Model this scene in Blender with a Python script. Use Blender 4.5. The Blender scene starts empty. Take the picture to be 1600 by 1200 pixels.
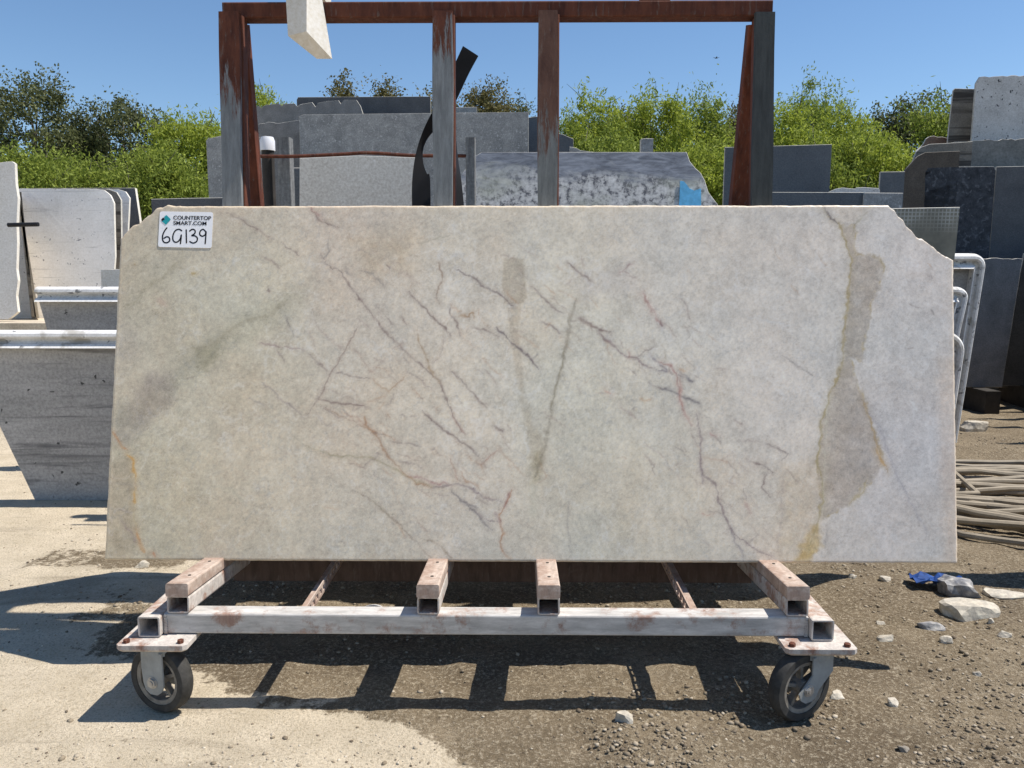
import bpy, bmesh, math, random
import numpy as np
from mathutils import Vector, Matrix

S = bpy.context.scene
C = S.collection
R = math.radians

# ------------------------------------------------------------------ camera, sky, sun
CAM = Vector((0.0, 0.0, 1.5)); PITCH = R(7.7); YAW = R(0.69); FPX = 1240.0
cd = bpy.data.cameras.new('camera'); cam = bpy.data.objects.new('camera', cd); C.objects.link(cam)
cam.location = CAM; cam.rotation_euler = (math.pi/2 - PITCH, 0, YAW)
cd.sensor_width = 36; cd.lens = 36*FPX/1600; cd.clip_end = 3000; cd.clip_start = 0.05
S.camera = cam
SUN = Vector((0.55, 0.035, 1.0)).normalized()
w = bpy.data.worlds.new('World'); S.world = w; w.use_nodes = True
wn = w.node_tree; wn.nodes.clear()
sky = wn.nodes.new('ShaderNodeTexSky'); sky.sky_type = 'NISHITA'; sky.sun_disc = False
sky.sun_elevation = math.asin(SUN.z); sky.sun_rotation = math.atan2(SUN.x, SUN.y)
sky.air_density = 1.0; sky.dust_density = 0.0; sky.ozone_density = 4.0; sky.altitude = 0
bg = wn.nodes.new('ShaderNodeBackground'); bg.inputs['Strength'].default_value = 0.098
wo = wn.nodes.new('ShaderNodeOutputWorld')
hs = wn.nodes.new('ShaderNodeHueSaturation'); hs.inputs['Saturation'].default_value = 1.06; hs.inputs['Value'].default_value = 1.12
wn.links.new(sky.outputs[0], hs.inputs['Color']); wn.links.new(hs.outputs[0], bg.inputs['Color']); wn.links.new(bg.outputs[0], wo.inputs['Surface'])
ld = bpy.data.lights.new('sun', 'SUN'); ld.energy = 5.0; ld.angle = R(0.5); ld.color = (1.0, 0.945, 0.87)
sun = bpy.data.objects.new('sun', ld); C.objects.link(sun)
sun.rotation_euler = SUN.to_track_quat('Z', 'Y').to_euler()
S.view_settings.view_transform = 'Standard'; S.view_settings.look = 'None'
S.view_settings.exposure = 0.3; S.view_settings.gamma = 1.0

# ------------------------------------------------------------------ measuring helpers
_F = Vector((-math.sin(YAW)*math.cos(PITCH), math.cos(YAW)*math.cos(PITCH), -math.sin(PITCH)))
_R = Vector((math.cos(YAW), math.sin(YAW), 0)); _U = _R.cross(_F)
def ray(px, py): return _F + _R*((px-800)/FPX) + _U*((600-py)/FPX)
def onY(px, py, Y): d = ray(px, py); return CAM + d*(Y/d.y)
def onZ(px, py, z): d = ray(px, py); return CAM + d*((z-CAM.z)/d.z)
def onP(px, py, Y, t):            # plane y = Y + (z-1.5)*t
    d = ray(px, py); return CAM + d*(Y/(d.y - d.z*t))
def project(P):                   # P: (n,3) numpy
    V = P - np.array(CAM); f = V@np.array(_F); return 800+FPX*(V@np.array(_R))/f, 600-FPX*(V@np.array(_U))/f

# ------------------------------------------------------------------ numpy noise
def _h(ix, iy, seed):
    n = (ix.astype(np.int64)*374761393 + iy.astype(np.int64)*668265263 + seed*1442695041) & 0xffffffff
    n = ((n ^ (n >> 13))*1274126177) & 0xffffffff
    n = (n ^ (n >> 16)) & 0xffff
    return n/65535.0
def vn(x, y, seed=0):
    x = np.asarray(x, float); y = np.asarray(y, float)
    ix = np.floor(x); iy = np.floor(y); fx = x-ix; fy = y-iy
    fx = fx*fx*(3-2*fx); fy = fy*fy*(3-2*fy)
    a = _h(ix, iy, seed); b = _h(ix+1, iy, seed); c = _h(ix, iy+1, seed); d = _h(ix+1, iy+1, seed)
    return (a*(1-fx)+b*fx)*(1-fy) + (c*(1-fx)+d*fx)*fy
def fbm(x, y, seed=0, o=4, g=0.5):
    s = 0; a = 1; t = 0
    for k in range(o):
        s = s + a*vn(x*2**k + 17.3*k, y*2**k + 9.1*k, seed+k); t += a; a *= g
    return s/t
def sm(a, b, x): t = np.clip((x-a)/(b-a), 0, 1); return t*t*(3-2*t)

def ground_z(x, y):
    x = np.asarray(x, float); y = np.asarray(y, float)
    left = 0.95*sm(6.6, 8.1, y) + 1.1*sm(9.5, 14, y)
    right = 1.5*sm(9.3, 12.2, y) + 0.55*sm(12, 20, y)
    k = sm(-3.4, -2.0, x)
    z = left*(1-k) + right*k
    z = z + 0.02*(fbm(x*0.5, y*0.5, 5, 3)-0.5)*sm(1.6, 3, np.abs(y-3)+np.abs(x)*0.5)
    return z
def gz(x, y): return float(ground_z(np.array([x]), np.array([y]))[0])

# ------------------------------------------------------------------ materials
def lin(c): return tuple(((v/255+0.055)/1.055)**2.4 if v/255 > 0.04045 else v/255/12.92 for v in c)
class N:
    def __init__(s, name):
        s.m = bpy.data.materials.new(name); s.m.use_nodes = True; s.t = s.m.node_tree; s.n = s.t.nodes
        s.b = s.n['Principled BSDF']; s.tc = s.n.new('ShaderNodeTexCoord')
        s.v = s.tc.outputs['Object']
    def link(s, a, b): s.t.links.new(a, b)
    def mapping(s, scale, src=None):
        m = s.n.new('ShaderNodeMapping'); m.inputs['Scale'].default_value = scale
        s.link(src or s.v, m.inputs['Vector']); return m.outputs[0]
    def noise(s, scale, detail=5, rough=0.6, vec=None, dist=0):
        n = s.n.new('ShaderNodeTexNoise'); n.inputs['Scale'].default_value = scale; n.inputs['Detail'].default_value = detail
        n.inputs['Roughness'].default_value = rough; n.inputs['Distortion'].default_value = dist
        s.link(vec or s.v, n.inputs['Vector']); return n.outputs['Fac']
    def ramp(s, fac, stops):
        r = s.n.new('ShaderNodeValToRGB'); e = r.color_ramp.elements
        while len(e) < len(stops): e.new(0.5)
        for k, (p, c) in enumerate(stops): e[k].position = p; e[k].color = (*c, 1) if len(c) == 3 else c
        s.link(fac, r.inputs['Fac']); return r.outputs['Color']
    def mix(s, fac, a, b, mode='MIX'):
        m = s.n.new('ShaderNodeMix'); m.data_type = 'RGBA'; m.blend_type = mode
        for k, v in ((0, fac), (6, a), (7, b)):
            if isinstance(v, (int, float)): m.inputs[k].default_value = v
            elif isinstance(v, tuple): m.inputs[k].default_value = (*v, 1)
            else: s.link(v, m.inputs[k])
        return m.outputs[2]
    def math(s, op, a, b=0.0):
        m = s.n.new('ShaderNodeMath'); m.operation = op
        for k, v in ((0, a), (1, b)):
            if isinstance(v, (int, float)): m.inputs[k].default_value = v
            else: s.link(v, m.inputs[k])
        return m.outputs[0]
    def bump(s, h, strength, dist=0.005):
        b = s.n.new('ShaderNodeBump'); b.inputs['Strength'].default_value = strength; b.inputs['Distance'].default_value = dist
        s.link(h, b.inputs['Height']); s.link(b.outputs[0], s.b.inputs['Normal'])
    def out(s, col, rough=0.8, metal=0.0, spec=0.3):
        if isinstance(col, tuple): s.b.inputs['Base Color'].default_value = (*col, 1)
        else: s.link(col, s.b.inputs['Base Color'])
        if isinstance(rough, (int, float)): s.b.inputs['Roughness'].default_value = rough
        else: s.link(rough, s.b.inputs['Roughness'])
        s.b.inputs['Metallic'].default_value = metal; s.b.inputs['Specular IOR Level'].default_value = spec
        return s.m
BW = [(0, 0, 0), (1, 1, 1)]
def stone(name, c1, c2, scale=3.0, fine=60.0, specks=(), streak=None, rough=0.75, bump=0.15, stretch=(1, 1, 1)):
    n = N(name); v = n.mapping(stretch)
    col = n.ramp(n.noise(scale, 8, 0.62, v, 0.3), [(0.3, c1), (0.7, c2)])
    f = n.noise(fine, 4, 0.7)
    col = n.mix(0.55, col, n.ramp(f, [(0.3, (0.25,)*3), (0.72, (0.78,)*3)]), 'OVERLAY')
    big = n.noise(0.9, 3, 0.6)
    col = n.mix(0.25, col, n.ramp(big, [(0.3, (0.3,)*3), (0.7, (0.7,)*3)]), 'OVERLAY')
    if streak:
        c, lo, hi, sc = streak
        st = n.noise(sc, 6, 0.65, n.mapping((0.35, 1, 7)), 0.6)
        col = n.mix(n.ramp(st, [(lo, BW[0]), (hi, BW[1])]), col, c)
    for c, sc, lo, hi in specks:
        col = n.mix(n.ramp(n.noise(sc, 3, 0.55, dist=0.4), [(lo, BW[0]), (hi, BW[1])]), col, c)
    n.bump(f, bump, 0.003)
    return n.out(col, rough)
def plain(name, c, rough=0.7, var=0.35, scale=12, metal=0.0, spec=0.3, bump=0.1):
    n = N(name); f = n.noise(scale, 6, 0.65)
    col = n.ramp(f, [(0.25, tuple(v*(1-var) for v in c)), (0.75, tuple(min(1, v*(1+var)) for v in c))])
    n.bump(n.noise(scale*8, 4), bump, 0.002)
    return n.out(col, rough, metal, spec)

M = {}
M['edge'] = stone('sawn_edge_stone', (0.42, 0.40, 0.35), (0.68, 0.65, 0.58), 20, 150)
M['grey_granite'] = stone('grey_granite', (0.17, 0.17, 0.165), (0.29, 0.285, 0.275), 5, 70, bump=0.3)
M['grey_leather'] = stone('grey_leathered_granite', (0.24, 0.245, 0.24), (0.40, 0.40, 0.385), 6, 55, specks=[((0.54, 0.54, 0.53), 38, 0.60, 0.68)], bump=0.35)
M['charcoal'] = stone('charcoal_granite', (0.09, 0.092, 0.095), (0.135, 0.137, 0.14), 3, 90, bump=0.1)
M['slate_blue'] = stone('blue_grey_quartz', (0.11, 0.12, 0.128), (0.155, 0.165, 0.172), 2, 90, bump=0.1)
M['brown_grey'] = stone('brown_grey_granite', (0.18, 0.155, 0.125), (0.31, 0.28, 0.23), 4, 60, streak=((0.07, 0.06, 0.05), 0.5, 0.62, 1.4))
M['rust_stone'] = stone('reddish_brown_stone', (0.16, 0.09, 0.06), (0.30, 0.2, 0.14), 5, 50)
M['speckled'] = stone('speckled_light_granite', (0.52, 0.505, 0.475), (0.70, 0.685, 0.65), 4, 55, specks=[((0.05, 0.05, 0.055), 17, 0.64, 0.68)], bump=0.2)
M['blue_pearl'] = stone('dark_blue_granite', (0.028, 0.030, 0.034), (0.085, 0.09, 0.10), 12, 45, specks=[((0.13, 0.135, 0.145), 20, 0.56, 0.66)])
M['white_granite'] = stone('white_granite', (0.68, 0.67, 0.64), (0.82, 0.80, 0.77), 3, 50, specks=[((0.25, 0.25, 0.26), 26, 0.66, 0.72)], streak=((0.5, 0.49, 0.47), 0.58, 0.72, 4))
M['pale_slab'] = stone('pale_back_of_slab', (0.60, 0.58, 0.54), (0.70, 0.68, 0.64), 1.5, 60)
M['cream_grey'] = stone('cream_grey_slab', (0.52, 0.49, 0.43), (0.60, 0.565, 0.50), 1.5, 60)
M['beige_block'] = stone('beige_limestone', (0.45, 0.38, 0.28), (0.60, 0.52, 0.40), 3, 40)
M['marble'] = stone('grey_veined_marble', (0.27, 0.268, 0.26), (0.42, 0.41, 0.40), 2.5, 60, specks=[((0.07, 0.07, 0.07), 14, 0.68, 0.705)],
                    streak=((0.13, 0.13, 0.135), 0.55, 0.68, 1.6), stretch=(0.5, 1, 2.5))
M['marble_trim'] = stone('white_marble_trim', (0.58, 0.57, 0.55), (0.78, 0.77, 0.74), 9, 60, specks=[((0.2, 0.2, 0.2), 16, 0.63, 0.68), ((0.42, 0.40, 0.36), 7, 0.56, 0.66)], rough=0.85, bump=0.5)
M['white_stone'] = stone('cream_white_stone', (0.66, 0.62, 0.54), (0.78, 0.74, 0.66), 6, 60)
M['tape'] = plain('blue_paint_patch', (0.12, 0.42, 0.68), 0.6, 0.3, 25)
M['rubber'] = plain('black_rubber', (0.012, 0.012, 0.014), 0.6, 0.3, 20)
M['tyre'] = plain('worn_grey_rubber', (0.048, 0.046, 0.042), 0.8, 0.5, 30)
M['rim'] = plain('cast_iron_rim', (0.22, 0.2, 0.17), 0.6, 0.5, 30)
M['black'] = plain('black_ink', (0.006, 0.006, 0.008), 0.5, 0.1)
M['teal'] = plain('teal_print', (0.02, 0.33, 0.36), 0.5, 0.05)
M['sticker'] = plain('white_sticker', (0.86, 0.86, 0.87), 0.45, 0.03, 20, bump=0.0)
M['grey_wood'] = stone('weathered_grey_wood', (0.13, 0.13, 0.125), (0.26, 0.26, 0.25), 10, 60, stretch=(6, 6, 0.6))
M['dark_pipe'] = plain('dark_rusty_pipe', (0.04, 0.035, 0.03), 0.7, 0.5, 10)
M['plastic'] = plain('white_plastic', (0.78, 0.78, 0.80), 0.4, 0.05)
M['hose'] = plain('tan_hose', (0.30, 0.255, 0.19), 0.7, 0.3, 9)
M['rock'] = stone('pale_limestone_rock', (0.38, 0.35, 0.30), (0.62, 0.55, 0.43), 9, 45, bump=0.8)
M['blue_plastic'] = plain('blue_plastic_film', (0.03, 0.08, 0.26), 0.7, 0.7, 18, spec=0.15)
M['grey_film'] = stone('crumpled_grey_film', (0.10, 0.11, 0.14), (0.50, 0.47, 0.42), 18, 45, bump=0.8)

def rusty(name, z_switch=None, paint=(0.22, 0.235, 0.24), rust1=(0.06, 0.020, 0.013), rust2=(0.165, 0.056, 0.030), amount=0.5, st=(2.5, 2.5, 0.3)):
    """rust-red steel; with z_switch the grey weathered paint shows below that world height"""
    n = N(name)
    rust = n.ramp(n.noise(14, 8, 0.7, n.mapping((2, 2, 0.5))), [(0.3, rust1), (0.7, rust2)])
    rust = n.mix(n.ramp(n.noise(34, 6, 0.7, n.mapping((2, 2, 0.35))), [(0.56, BW[0]), (0.75, BW[1])]), rust, (0.17, 0.14, 0.12))
    pc = n.ramp(n.noise(22, 8, 0.75, n.mapping(st)), [(0.28, tuple(v*0.55 for v in paint)), (0.7, tuple(v*1.25 for v in paint))])
    if z_switch is None:
        fac = n.ramp(n.noise(9, 8, 0.75), [(amount, BW[0]), (amount+0.12, BW[1])])
        col = n.mix(fac, rust, pc)
    else:
        g = n.n.new('ShaderNodeNewGeometry'); sx = n.n.new('ShaderNodeSeparateXYZ'); n.link(g.outputs['Position'], sx.inputs[0])
        nz = n.math('MULTIPLY', n.noise(16, 7, 0.75, n.mapping((3, 3, 0.35))), 0.9)
        s = n.math('ADD', n.math('SUBTRACT', z_switch+0.45, sx.outputs['Z']), n.math('MULTIPLY', nz, -1.0))
        fac = n.ramp(s, [(0.0, BW[0]), (0.10, BW[1])])
        col = n.mix(fac, rust, pc)
    n.bump(n.noise(60, 5, 0.7), 0.25, 0.002)
    return n.out(col, 0.75, 0.0, 0.25)
M['rust_beam'] = rusty('rusty_beam_steel', amount=0.62, paint=(0.10, 0.06, 0.05))
M['rust_post'] = rusty('rusty_post_steel', 1.65, paint=(0.24, 0.25, 0.25))
M['rust_post_b'] = rusty('rusty_rear_leg_steel', 1.75, paint=(0.13, 0.13, 0.13), rust2=(0.2, 0.06, 0.03))
M['face_1'] = rusty('weathered_facing_1', 2.26); M['face_2'] = rusty('weathered_facing_2', 2.46)
M['face_3'] = rusty('weathered_facing_3', 2.10, rust1=(0.08, 0.038, 0.028), rust2=(0.16, 0.085, 0.06), paint=(0.19, 0.2, 0.195))
M['face_4'] = rusty('weathered_facing_4', 3.4, paint=(0.055, 0.062, 0.062))
M['cart_steel'] = rusty('worn_white_cart_steel', amount=0.39, paint=(0.55, 0.50, 0.45), rust1=(0.2, 0.1, 0.07), rust2=(0.42, 0.27, 0.2), st=(2, 2, 1))
M['cart_grey'] = rusty('worn_grey_rail_steel', amount=0.36, paint=(0.52, 0.50, 0.47), rust1=(0.22, 0.13, 0.1), rust2=(0.42, 0.3, 0.24), st=(0.3, 1.5, 1.5))
M['pad'] = rusty('dusty_brown_pad', amount=0.46, paint=(0.52, 0.42, 0.35), rust1=(0.26, 0.17, 0.13), rust2=(0.46, 0.35, 0.28), st=(2, .6, 2))
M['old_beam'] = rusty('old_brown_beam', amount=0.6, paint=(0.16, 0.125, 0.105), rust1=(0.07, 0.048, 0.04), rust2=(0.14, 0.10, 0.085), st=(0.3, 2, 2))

def leaf_mat(name, cols, trans=0.35):
    n = N(name); g = n.n.new('ShaderNodeNewGeometry')
    big = n.noise(0.55, 3, 0.6)
    r = n.math('ADD', n.math('MULTIPLY', g.outputs['Random Per Island'], 0.65), n.math('MULTIPLY', big, 0.4))
    col = n.ramp(r, [(0.08, cols[0]), (0.45, cols[1]), (0.92, cols[2])])
    m = n.out(col, 0.65, 0, 0.2)
    t = n.n.new('ShaderNodeBsdfTranslucent'); n.link(n.mix(0.5, col, (0.16, 0.24, 0.03), 'ADD') if False else col, t.inputs['Color'])
    mx = n.n.new('ShaderNodeMixShader'); mx.inputs[0].default_value = trans
    n.link(n.b.outputs[0], mx.inputs[1]); n.link(t.outputs[0], mx.inputs[2])
    n.link(mx.outputs[0], n.n['Material Output'].inputs['Surface'])
    return m
M['leaf_oak'] = leaf_mat('dark_oak_leaves', [(0.04, 0.05, 0.018), (0.105, 0.12, 0.045), (0.22, 0.235, 0.105)], 0.3)
M['leaf_olive'] = leaf_mat('olive_leaves', [(0.07, 0.062, 0.024), (0.15, 0.135, 0.05), (0.26, 0.235, 0.10)], 0.3)
M['leaf_green'] = leaf_mat('spring_green_leaves', [(0.09, 0.12, 0.018), (0.22, 0.28, 0.045), (0.38, 0.44, 0.09)], 0.4)
M['leaf_lime'] = leaf_mat('lime_green_leaves', [(0.12, 0.16, 0.02), (0.29, 0.35, 0.045), (0.46, 0.52, 0.10)], 0.45)
M['leaf_wood'] = leaf_mat('thicket_leaves', [(0.02, 0.03, 0.010), (0.065, 0.09, 0.024), (0.14, 0.17, 0.05)], 0.3)
M['bark'] = plain('grey_bark', (0.13, 0.115, 0.09), 0.9, 0.5, 6)

# ------------------------------------------------------------------ mesh builder
ORG = {}
def tag(o, label=None, cat=None, group=None, kind=None):
    if label: o['label'] = label
    if cat: o['category'] = cat
    if group: o['group'] = group
    if kind: o['kind'] = kind
    return o
def empty(name, loc, label, cat, group=None):
    o = bpy.data.objects.new(name, None); C.objects.link(o); o.location = loc; o.empty_display_size = 0.1
    ORG[o.name] = Vector(loc); return tag(o, label, cat, group)
class MB:
    def __init__(s): s.v = []; s.f = []; s.mi = []
    def add(s, vs, fs, mi=0):
        b = len(s.v); s.v += [Vector(p) for p in vs]; s.f += [tuple(b+i for i in f) for f in fs]; s.mi += [mi]*len(fs); return s
    def hexa(s, p, mi=0):          # p: bottom 4 (ccw from below view), top 4
        return s.add(p, [(3, 2, 1, 0), (4, 5, 6, 7), (0, 1, 5, 4), (1, 2, 6, 5), (2, 3, 7, 6), (3, 0, 4, 7)], mi)
    def box(s, c, d, rot=None, mi=0):
        c = Vector(c); h = Vector(d)/2; m = rot or Matrix.Identity(3)
        p = [c + m@Vector((a*h.x, b*h.y, e*h.z)) for e in (-1, 1) for a, b in ((-1, -1), (1, -1), (1, 1), (-1, 1))]
        return s.hexa(p, mi)
    def beam(s, a, b, wd, hg, wall=0, up=(0, 0, 1), mi=0, bev=0.0):
        """rectangular bar from a to b; wall>0 makes it a hollow tube with open ends"""
        a = Vector(a); b = Vector(b); d = (b-a).normalized(); x = d.cross(Vector(up)).normalized(); u = x.cross(d).normalized()
        def ring(c, ww, hh, k=bev):
            if k <= 0: return [c + x*(i*ww/2) + u*(j*hh/2) for i, j in ((-1, -1), (1, -1), (1, 1), (-1, 1))]
            out = []
            for i, j in ((-1, -1), (1, -1), (1, 1), (-1, 1)):
                cx, cy = i*(ww/2-k), j*(hh/2-k)
                q = [(cx+i*k, cy), (cx+i*k*0.3, cy+j*k*0.3+j*k*0.4), (cx, cy+j*k)]
                q = [(cx+i*k, cy), (cx+i*k*0.71, cy+j*k*0.71), (cx, cy+j*k)]
                if i*j > 0: q = q
                out += [c + x*m_ + u*n_ for m_, n_ in (q if (i, j) in ((1, 1), (-1, -1)) else q[::-1])]
            return out
        o0, o1 = ring(a, wd, hg), ring(b, wd, hg); n = len(o0)
        if wall <= 0:
            s.add(o0+o1, [(i, (i+1) % n, n+(i+1) % n, n+i) for i in range(n)] + [tuple(range(n))[::-1], tuple(range(n, 2*n))], mi)
        else:
            i0, i1 = ring(a, wd-2*wall, hg-2*wall, bev*0.5 if bev > 0 else 0), ring(b, wd-2*wall, hg-2*wall, bev*0.5 if bev > 0 else 0)
            fs = [(i, (i+1) % n, n+(i+1) % n, n+i) for i in range(n)] + [(2*n+(i+1) % n, 2*n+i, 3*n+i, 3*n+(i+1) % n) for i in range(n)]
            fs += [((i+1) % n, i, 2*n+i, 2*n+(i+1) % n) for i in range(n)] + [(n+i, n+(i+1) % n, 3*n+(i+1) % n, 3*n+i) for i in range(n)]
            s.add(o0+o1+i0+i1, fs, mi)
        return s
    def tube(s, path, r, n=10, caps=True, mi=0, rs=None):
        path = [Vector(p) for p in path]; prev = None; b = len(s.v); m = len(path)
        for k, p in enumerate(path):
            d = (path[min(k+1, m-1)] - path[max(k-1, 0)]).normalized()
            if prev is None: x = d.orthogonal().normalized()
            else: x = (prev - d*prev.dot(d)).normalized()
            prev = x; y = d.cross(x); rr = rs[k] if rs else r
            s.v += [p + (x*math.cos(2*math.pi*i/n) + y*math.sin(2*math.pi*i/n))*rr for i in range(n)]
        for k in range(m-1):
            for i in range(n):
                s.f.append((b+k*n+i, b+k*n+(i+1) % n, b+(k+1)*n+(i+1) % n, b+(k+1)*n+i)); s.mi.append(mi)
        if caps:
            s.f.append(tuple(b+i for i in range(n))[::-1]); s.f.append(tuple(b+(m-1)*n+i for i in range(n))); s.mi += [mi, mi]
        return s
    def cyl(s, c, axis, r, h, n=24, mi=0):
        a = Vector(axis).normalized()*h/2; return s.tube([Vector(c)-a, Vector(c)+a], r, n, True, mi)
    def lathe(s, c, axis, prof, n=32, mi=0, closed=True):     # prof: (radius, along)
        c = Vector(c); a = Vector(axis).normalized(); x = a.orthogonal().normalized(); y = a.cross(x); b = len(s.v); m = len(prof)
        for r_, h in prof:
            s.v += [c + a*h + (x*math.cos(2*math.pi*i/n) + y*math.sin(2*math.pi*i/n))*r_ for i in range(n)]
        for k in range(m if closed else m-1):
            k2 = (k+1) % m
            for i in range(n):
                s.f.append((b+k*n+i, b+k*n+(i+1) % n, b+k2*n+(i+1) % n, b+k2*n+i)); s.mi.append(mi)
        return s
    def build(s, name, mats, parent=None, label=None, origin=None, smooth=False, wonk=0.0):
        if not isinstance(mats, (list, tuple)): mats = [mats]
        if origin is None:
            lo = Vector([min(p[i] for p in s.v) for i in range(3)]); hi = Vector([max(p[i] for p in s.v) for i in range(3)])
            origin = (lo+hi)/2
            if parent is None: origin.z = lo.z
        origin = Vector(origin)
        me = bpy.data.meshes.new(name); me.from_pydata([p-origin for p in s.v], [], s.f)
        for m_ in mats: me.materials.append(m_)
        me.polygons.foreach_set('material_index', s.mi)
        if smooth: me.polygons.foreach_set('use_smooth', [True]*len(s.f))
        me.validate(); me.update()
        bm = bmesh.new(); bm.from_mesh(me); bmesh.ops.recalc_face_normals(bm, faces=bm.faces); bm.to_mesh(me); bm.free()
        if smooth: me.set_sharp_from_angle(angle=R(42))
        o = bpy.data.objects.new(name, me); C.objects.link(o)
        o.location = origin - (ORG[parent.name] if parent else Vector((0, 0, 0)))
        if parent: o.parent = parent
        ORG[o.name] = origin
        if label: o['label'] = label
        return o

# ------------------------------------------------------------------ ground
def axis_coords(lo, hi, step, far, grow=1.16):
    a = list(np.arange(lo, hi+step/2, step)); s_ = step
    while a[-1] < far: s_ *= grow; a.append(a[-1]+s_)
    s_ = step
    while a[0] > -far: s_ *= grow; a.insert(0, a[0]-s_)
    return np.array(a)
gx = axis_coords(-4.2, 4.6, 0.03, 900); gy = axis_coords(2.0, 7.0, 0.03, 900)
GX, GY = np.meshgrid(gx, gy); fx, fy = GX.ravel(), GY.ravel()
near = sm(14, 8, fy)*sm(12, 7, np.abs(fx))
brd = np.interp(fy, [1.5, 2.25, 2.42, 2.6, 2.9, 3.3, 4, 5, 7, 9], [0.1, -0.1, -0.45, -0.95, -1.15, -1.5, -1.75, -1.9, -1.9, -2.2])
warp = (fbm(fx*1.3, fy*1.3, 11, 5)-0.5)*1.5
light = sm(0.16, -0.16, fx - brd - warp*1.1)
light = np.clip(light - 0.55*sm(0.58, 0.68, fbm(fx*1.1+4, fy*2.2, 31, 4))*sm(2.0, 3.2, fy)*(fx > -2.6), 0, 1)
rough_h = (fbm(fx*9, fy*9, 3, 4)-0.5)*0.034*(1-0.75*light) + (fbm(fx*2.2, fy*2.2, 7, 3)-0.5)*0.03*(1-0.5*light)
calm = 1 - 0.8*np.exp(-(((np.abs(fx+0.12)-1.2)/0.25)**2 + ((fy-2.6)/0.25)**2))
fz = ground_z(fx, fy) + rough_h*near*calm
me = bpy.data.meshes.new('ground'); nx, ny = len(gx), len(gy)
me.vertices.add(nx*ny); me.vertices.foreach_set('co', np.stack([fx, fy, fz], 1).astype(np.float32).ravel())
ii, jj = np.meshgrid(np.arange(nx-1), np.arange(ny-1)); b0 = (jj*nx+ii).ravel()
quads = np.stack([b0, b0+1, b0+nx+1, b0+nx], 1).astype(np.int32)
def set_quads(me, q, smooth=True):
    me.loops.add(q.size); me.loops.foreach_set('vertex_index', q.ravel())
    me.polygons.add(len(q)); me.polygons.foreach_set('loop_start', np.arange(0, q.size, 4, dtype=np.int32))
    me.polygons.foreach_set('loop_total', np.full(len(q), 4, dtype=np.int32))
    if smooth: me.polygons.foreach_set('use_smooth', np.ones(len(q), dtype=bool))
    me.update(calc_edges=True); me.validate()
set_quads(me, quads)
at = me.attributes.new('pale', 'FLOAT', 'POINT'); at.data.foreach_set('value', light.astype(np.float32))
n = N('ground_dirt_and_caliche')
pa = n.n.new('ShaderNodeAttribute'); pa.attribute_name = 'pale'
f1 = n.noise(5, 8, 0.65); f2 = n.noise(70, 5, 0.75); f3 = n.noise(260, 3, 0.7); f4 = n.noise(1.3, 5, 0.6)
brown = n.ramp(f1, [(0.25, (0.165, 0.128, 0.080)), (0.55, (0.26, 0.205, 0.135)), (0.8, (0.39, 0.32, 0.22))])
brown = n.mix(n.ramp(f4, [(0.42, BW[0]), (0.62, BW[1])]), brown, (0.16, 0.122, 0.078))
brown = n.mix(n.ramp(f2, [(0.50, BW[0]), (0.62, BW[1])]), brown, (0.42, 0.355, 0.255))
brown = n.mix(n.ramp(n.noise(42, 5, 0.75), [(0.36, (0.7,)*3), (0.45, BW[0])]), brown, (0.09, 0.068, 0.045))
brown = n.mix(n.ramp(f3, [(0.38, (0.75,)*3), (0.5, BW[0])]), brown, (0.06, 0.045, 0.03))
pale = n.ramp(f1, [(0.3, (0.53, 0.45, 0.325)), (0.7, (0.72, 0.62, 0.47))])
pale = n.mix(n.ramp(n.noise(95, 4, 0.7), [(0.50, BW[0]), (0.62, (0.75,)*3)]), pale, (0.40, 0.325, 0.225))
pale = n.mix(n.ramp(f3, [(0.36, (0.6,)*3), (0.46, BW[0])]), pale, (0.30, 0.25, 0.18))
pale = n.mix(n.ramp(n.noise(22, 6, 0.7), [(0.62, BW[0]), (0.70, (0.8,)*3)]), pale, (0.25, 0.205, 0.15))
edge = n.math('ADD', pa.outputs['Fac'], n.math('MULTIPLY', n.math('SUBTRACT', n.noise(16, 7, 0.75), 0.5), 2.1))
col = n.mix(n.ramp(edge, [(0.40, BW[0]), (0.60, BW[1])]), brown, pale)
# damp darker drags and scuffs
drag = n.noise(1.1, 7, 0.65, n.mapping((0.5, 2.4, 1)), 1.2)
col = n.mix(n.ramp(drag, [(0.56, BW[0]), (0.64, (0.38,)*3)]), col, (0.15, 0.118, 0.08))
col = n.mix(n.ramp(n.noise(30, 6, 0.8), [(0.60, BW[0]), (0.68, (0.55,)*3)]), col, (0.56, 0.49, 0.38))
# vegetation litter on the rising bank far behind
g = n.n.new('ShaderNodeNewGeometry'); sx = n.n.new('ShaderNodeSeparateXYZ'); n.link(g.outputs['Position'], sx.inputs[0])
far_ = n.n.new('ShaderNodeMapRange'); far_.inputs[1].default_value = 15; far_.inputs[2].default_value = 19; n.link(sx.outputs['Y'], far_.inputs[0])
col = n.mix(far_.outputs[0], col, n.ramp(f4, [(0.3, (0.05, 0.07, 0.02)), (0.7, (0.12, 0.14, 0.045))]))
n.bump(n.math('ADD', f2, n.math('MULTIPLY', f3, 0.5)), 0.9, 0.012)
me.materials.append(n.out(col, 0.95, 0, 0.15))
go = bpy.data.objects.new('ground', me); C.objects.link(go); tag(go, kind='structure')
def near_z(x, y):
    i = int(np.clip(np.searchsorted(gx, x), 1, nx-1)); j = int(np.clip(np.searchsorted(gy, y), 1, ny-1)); return float(fz[j*nx+i])

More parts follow.
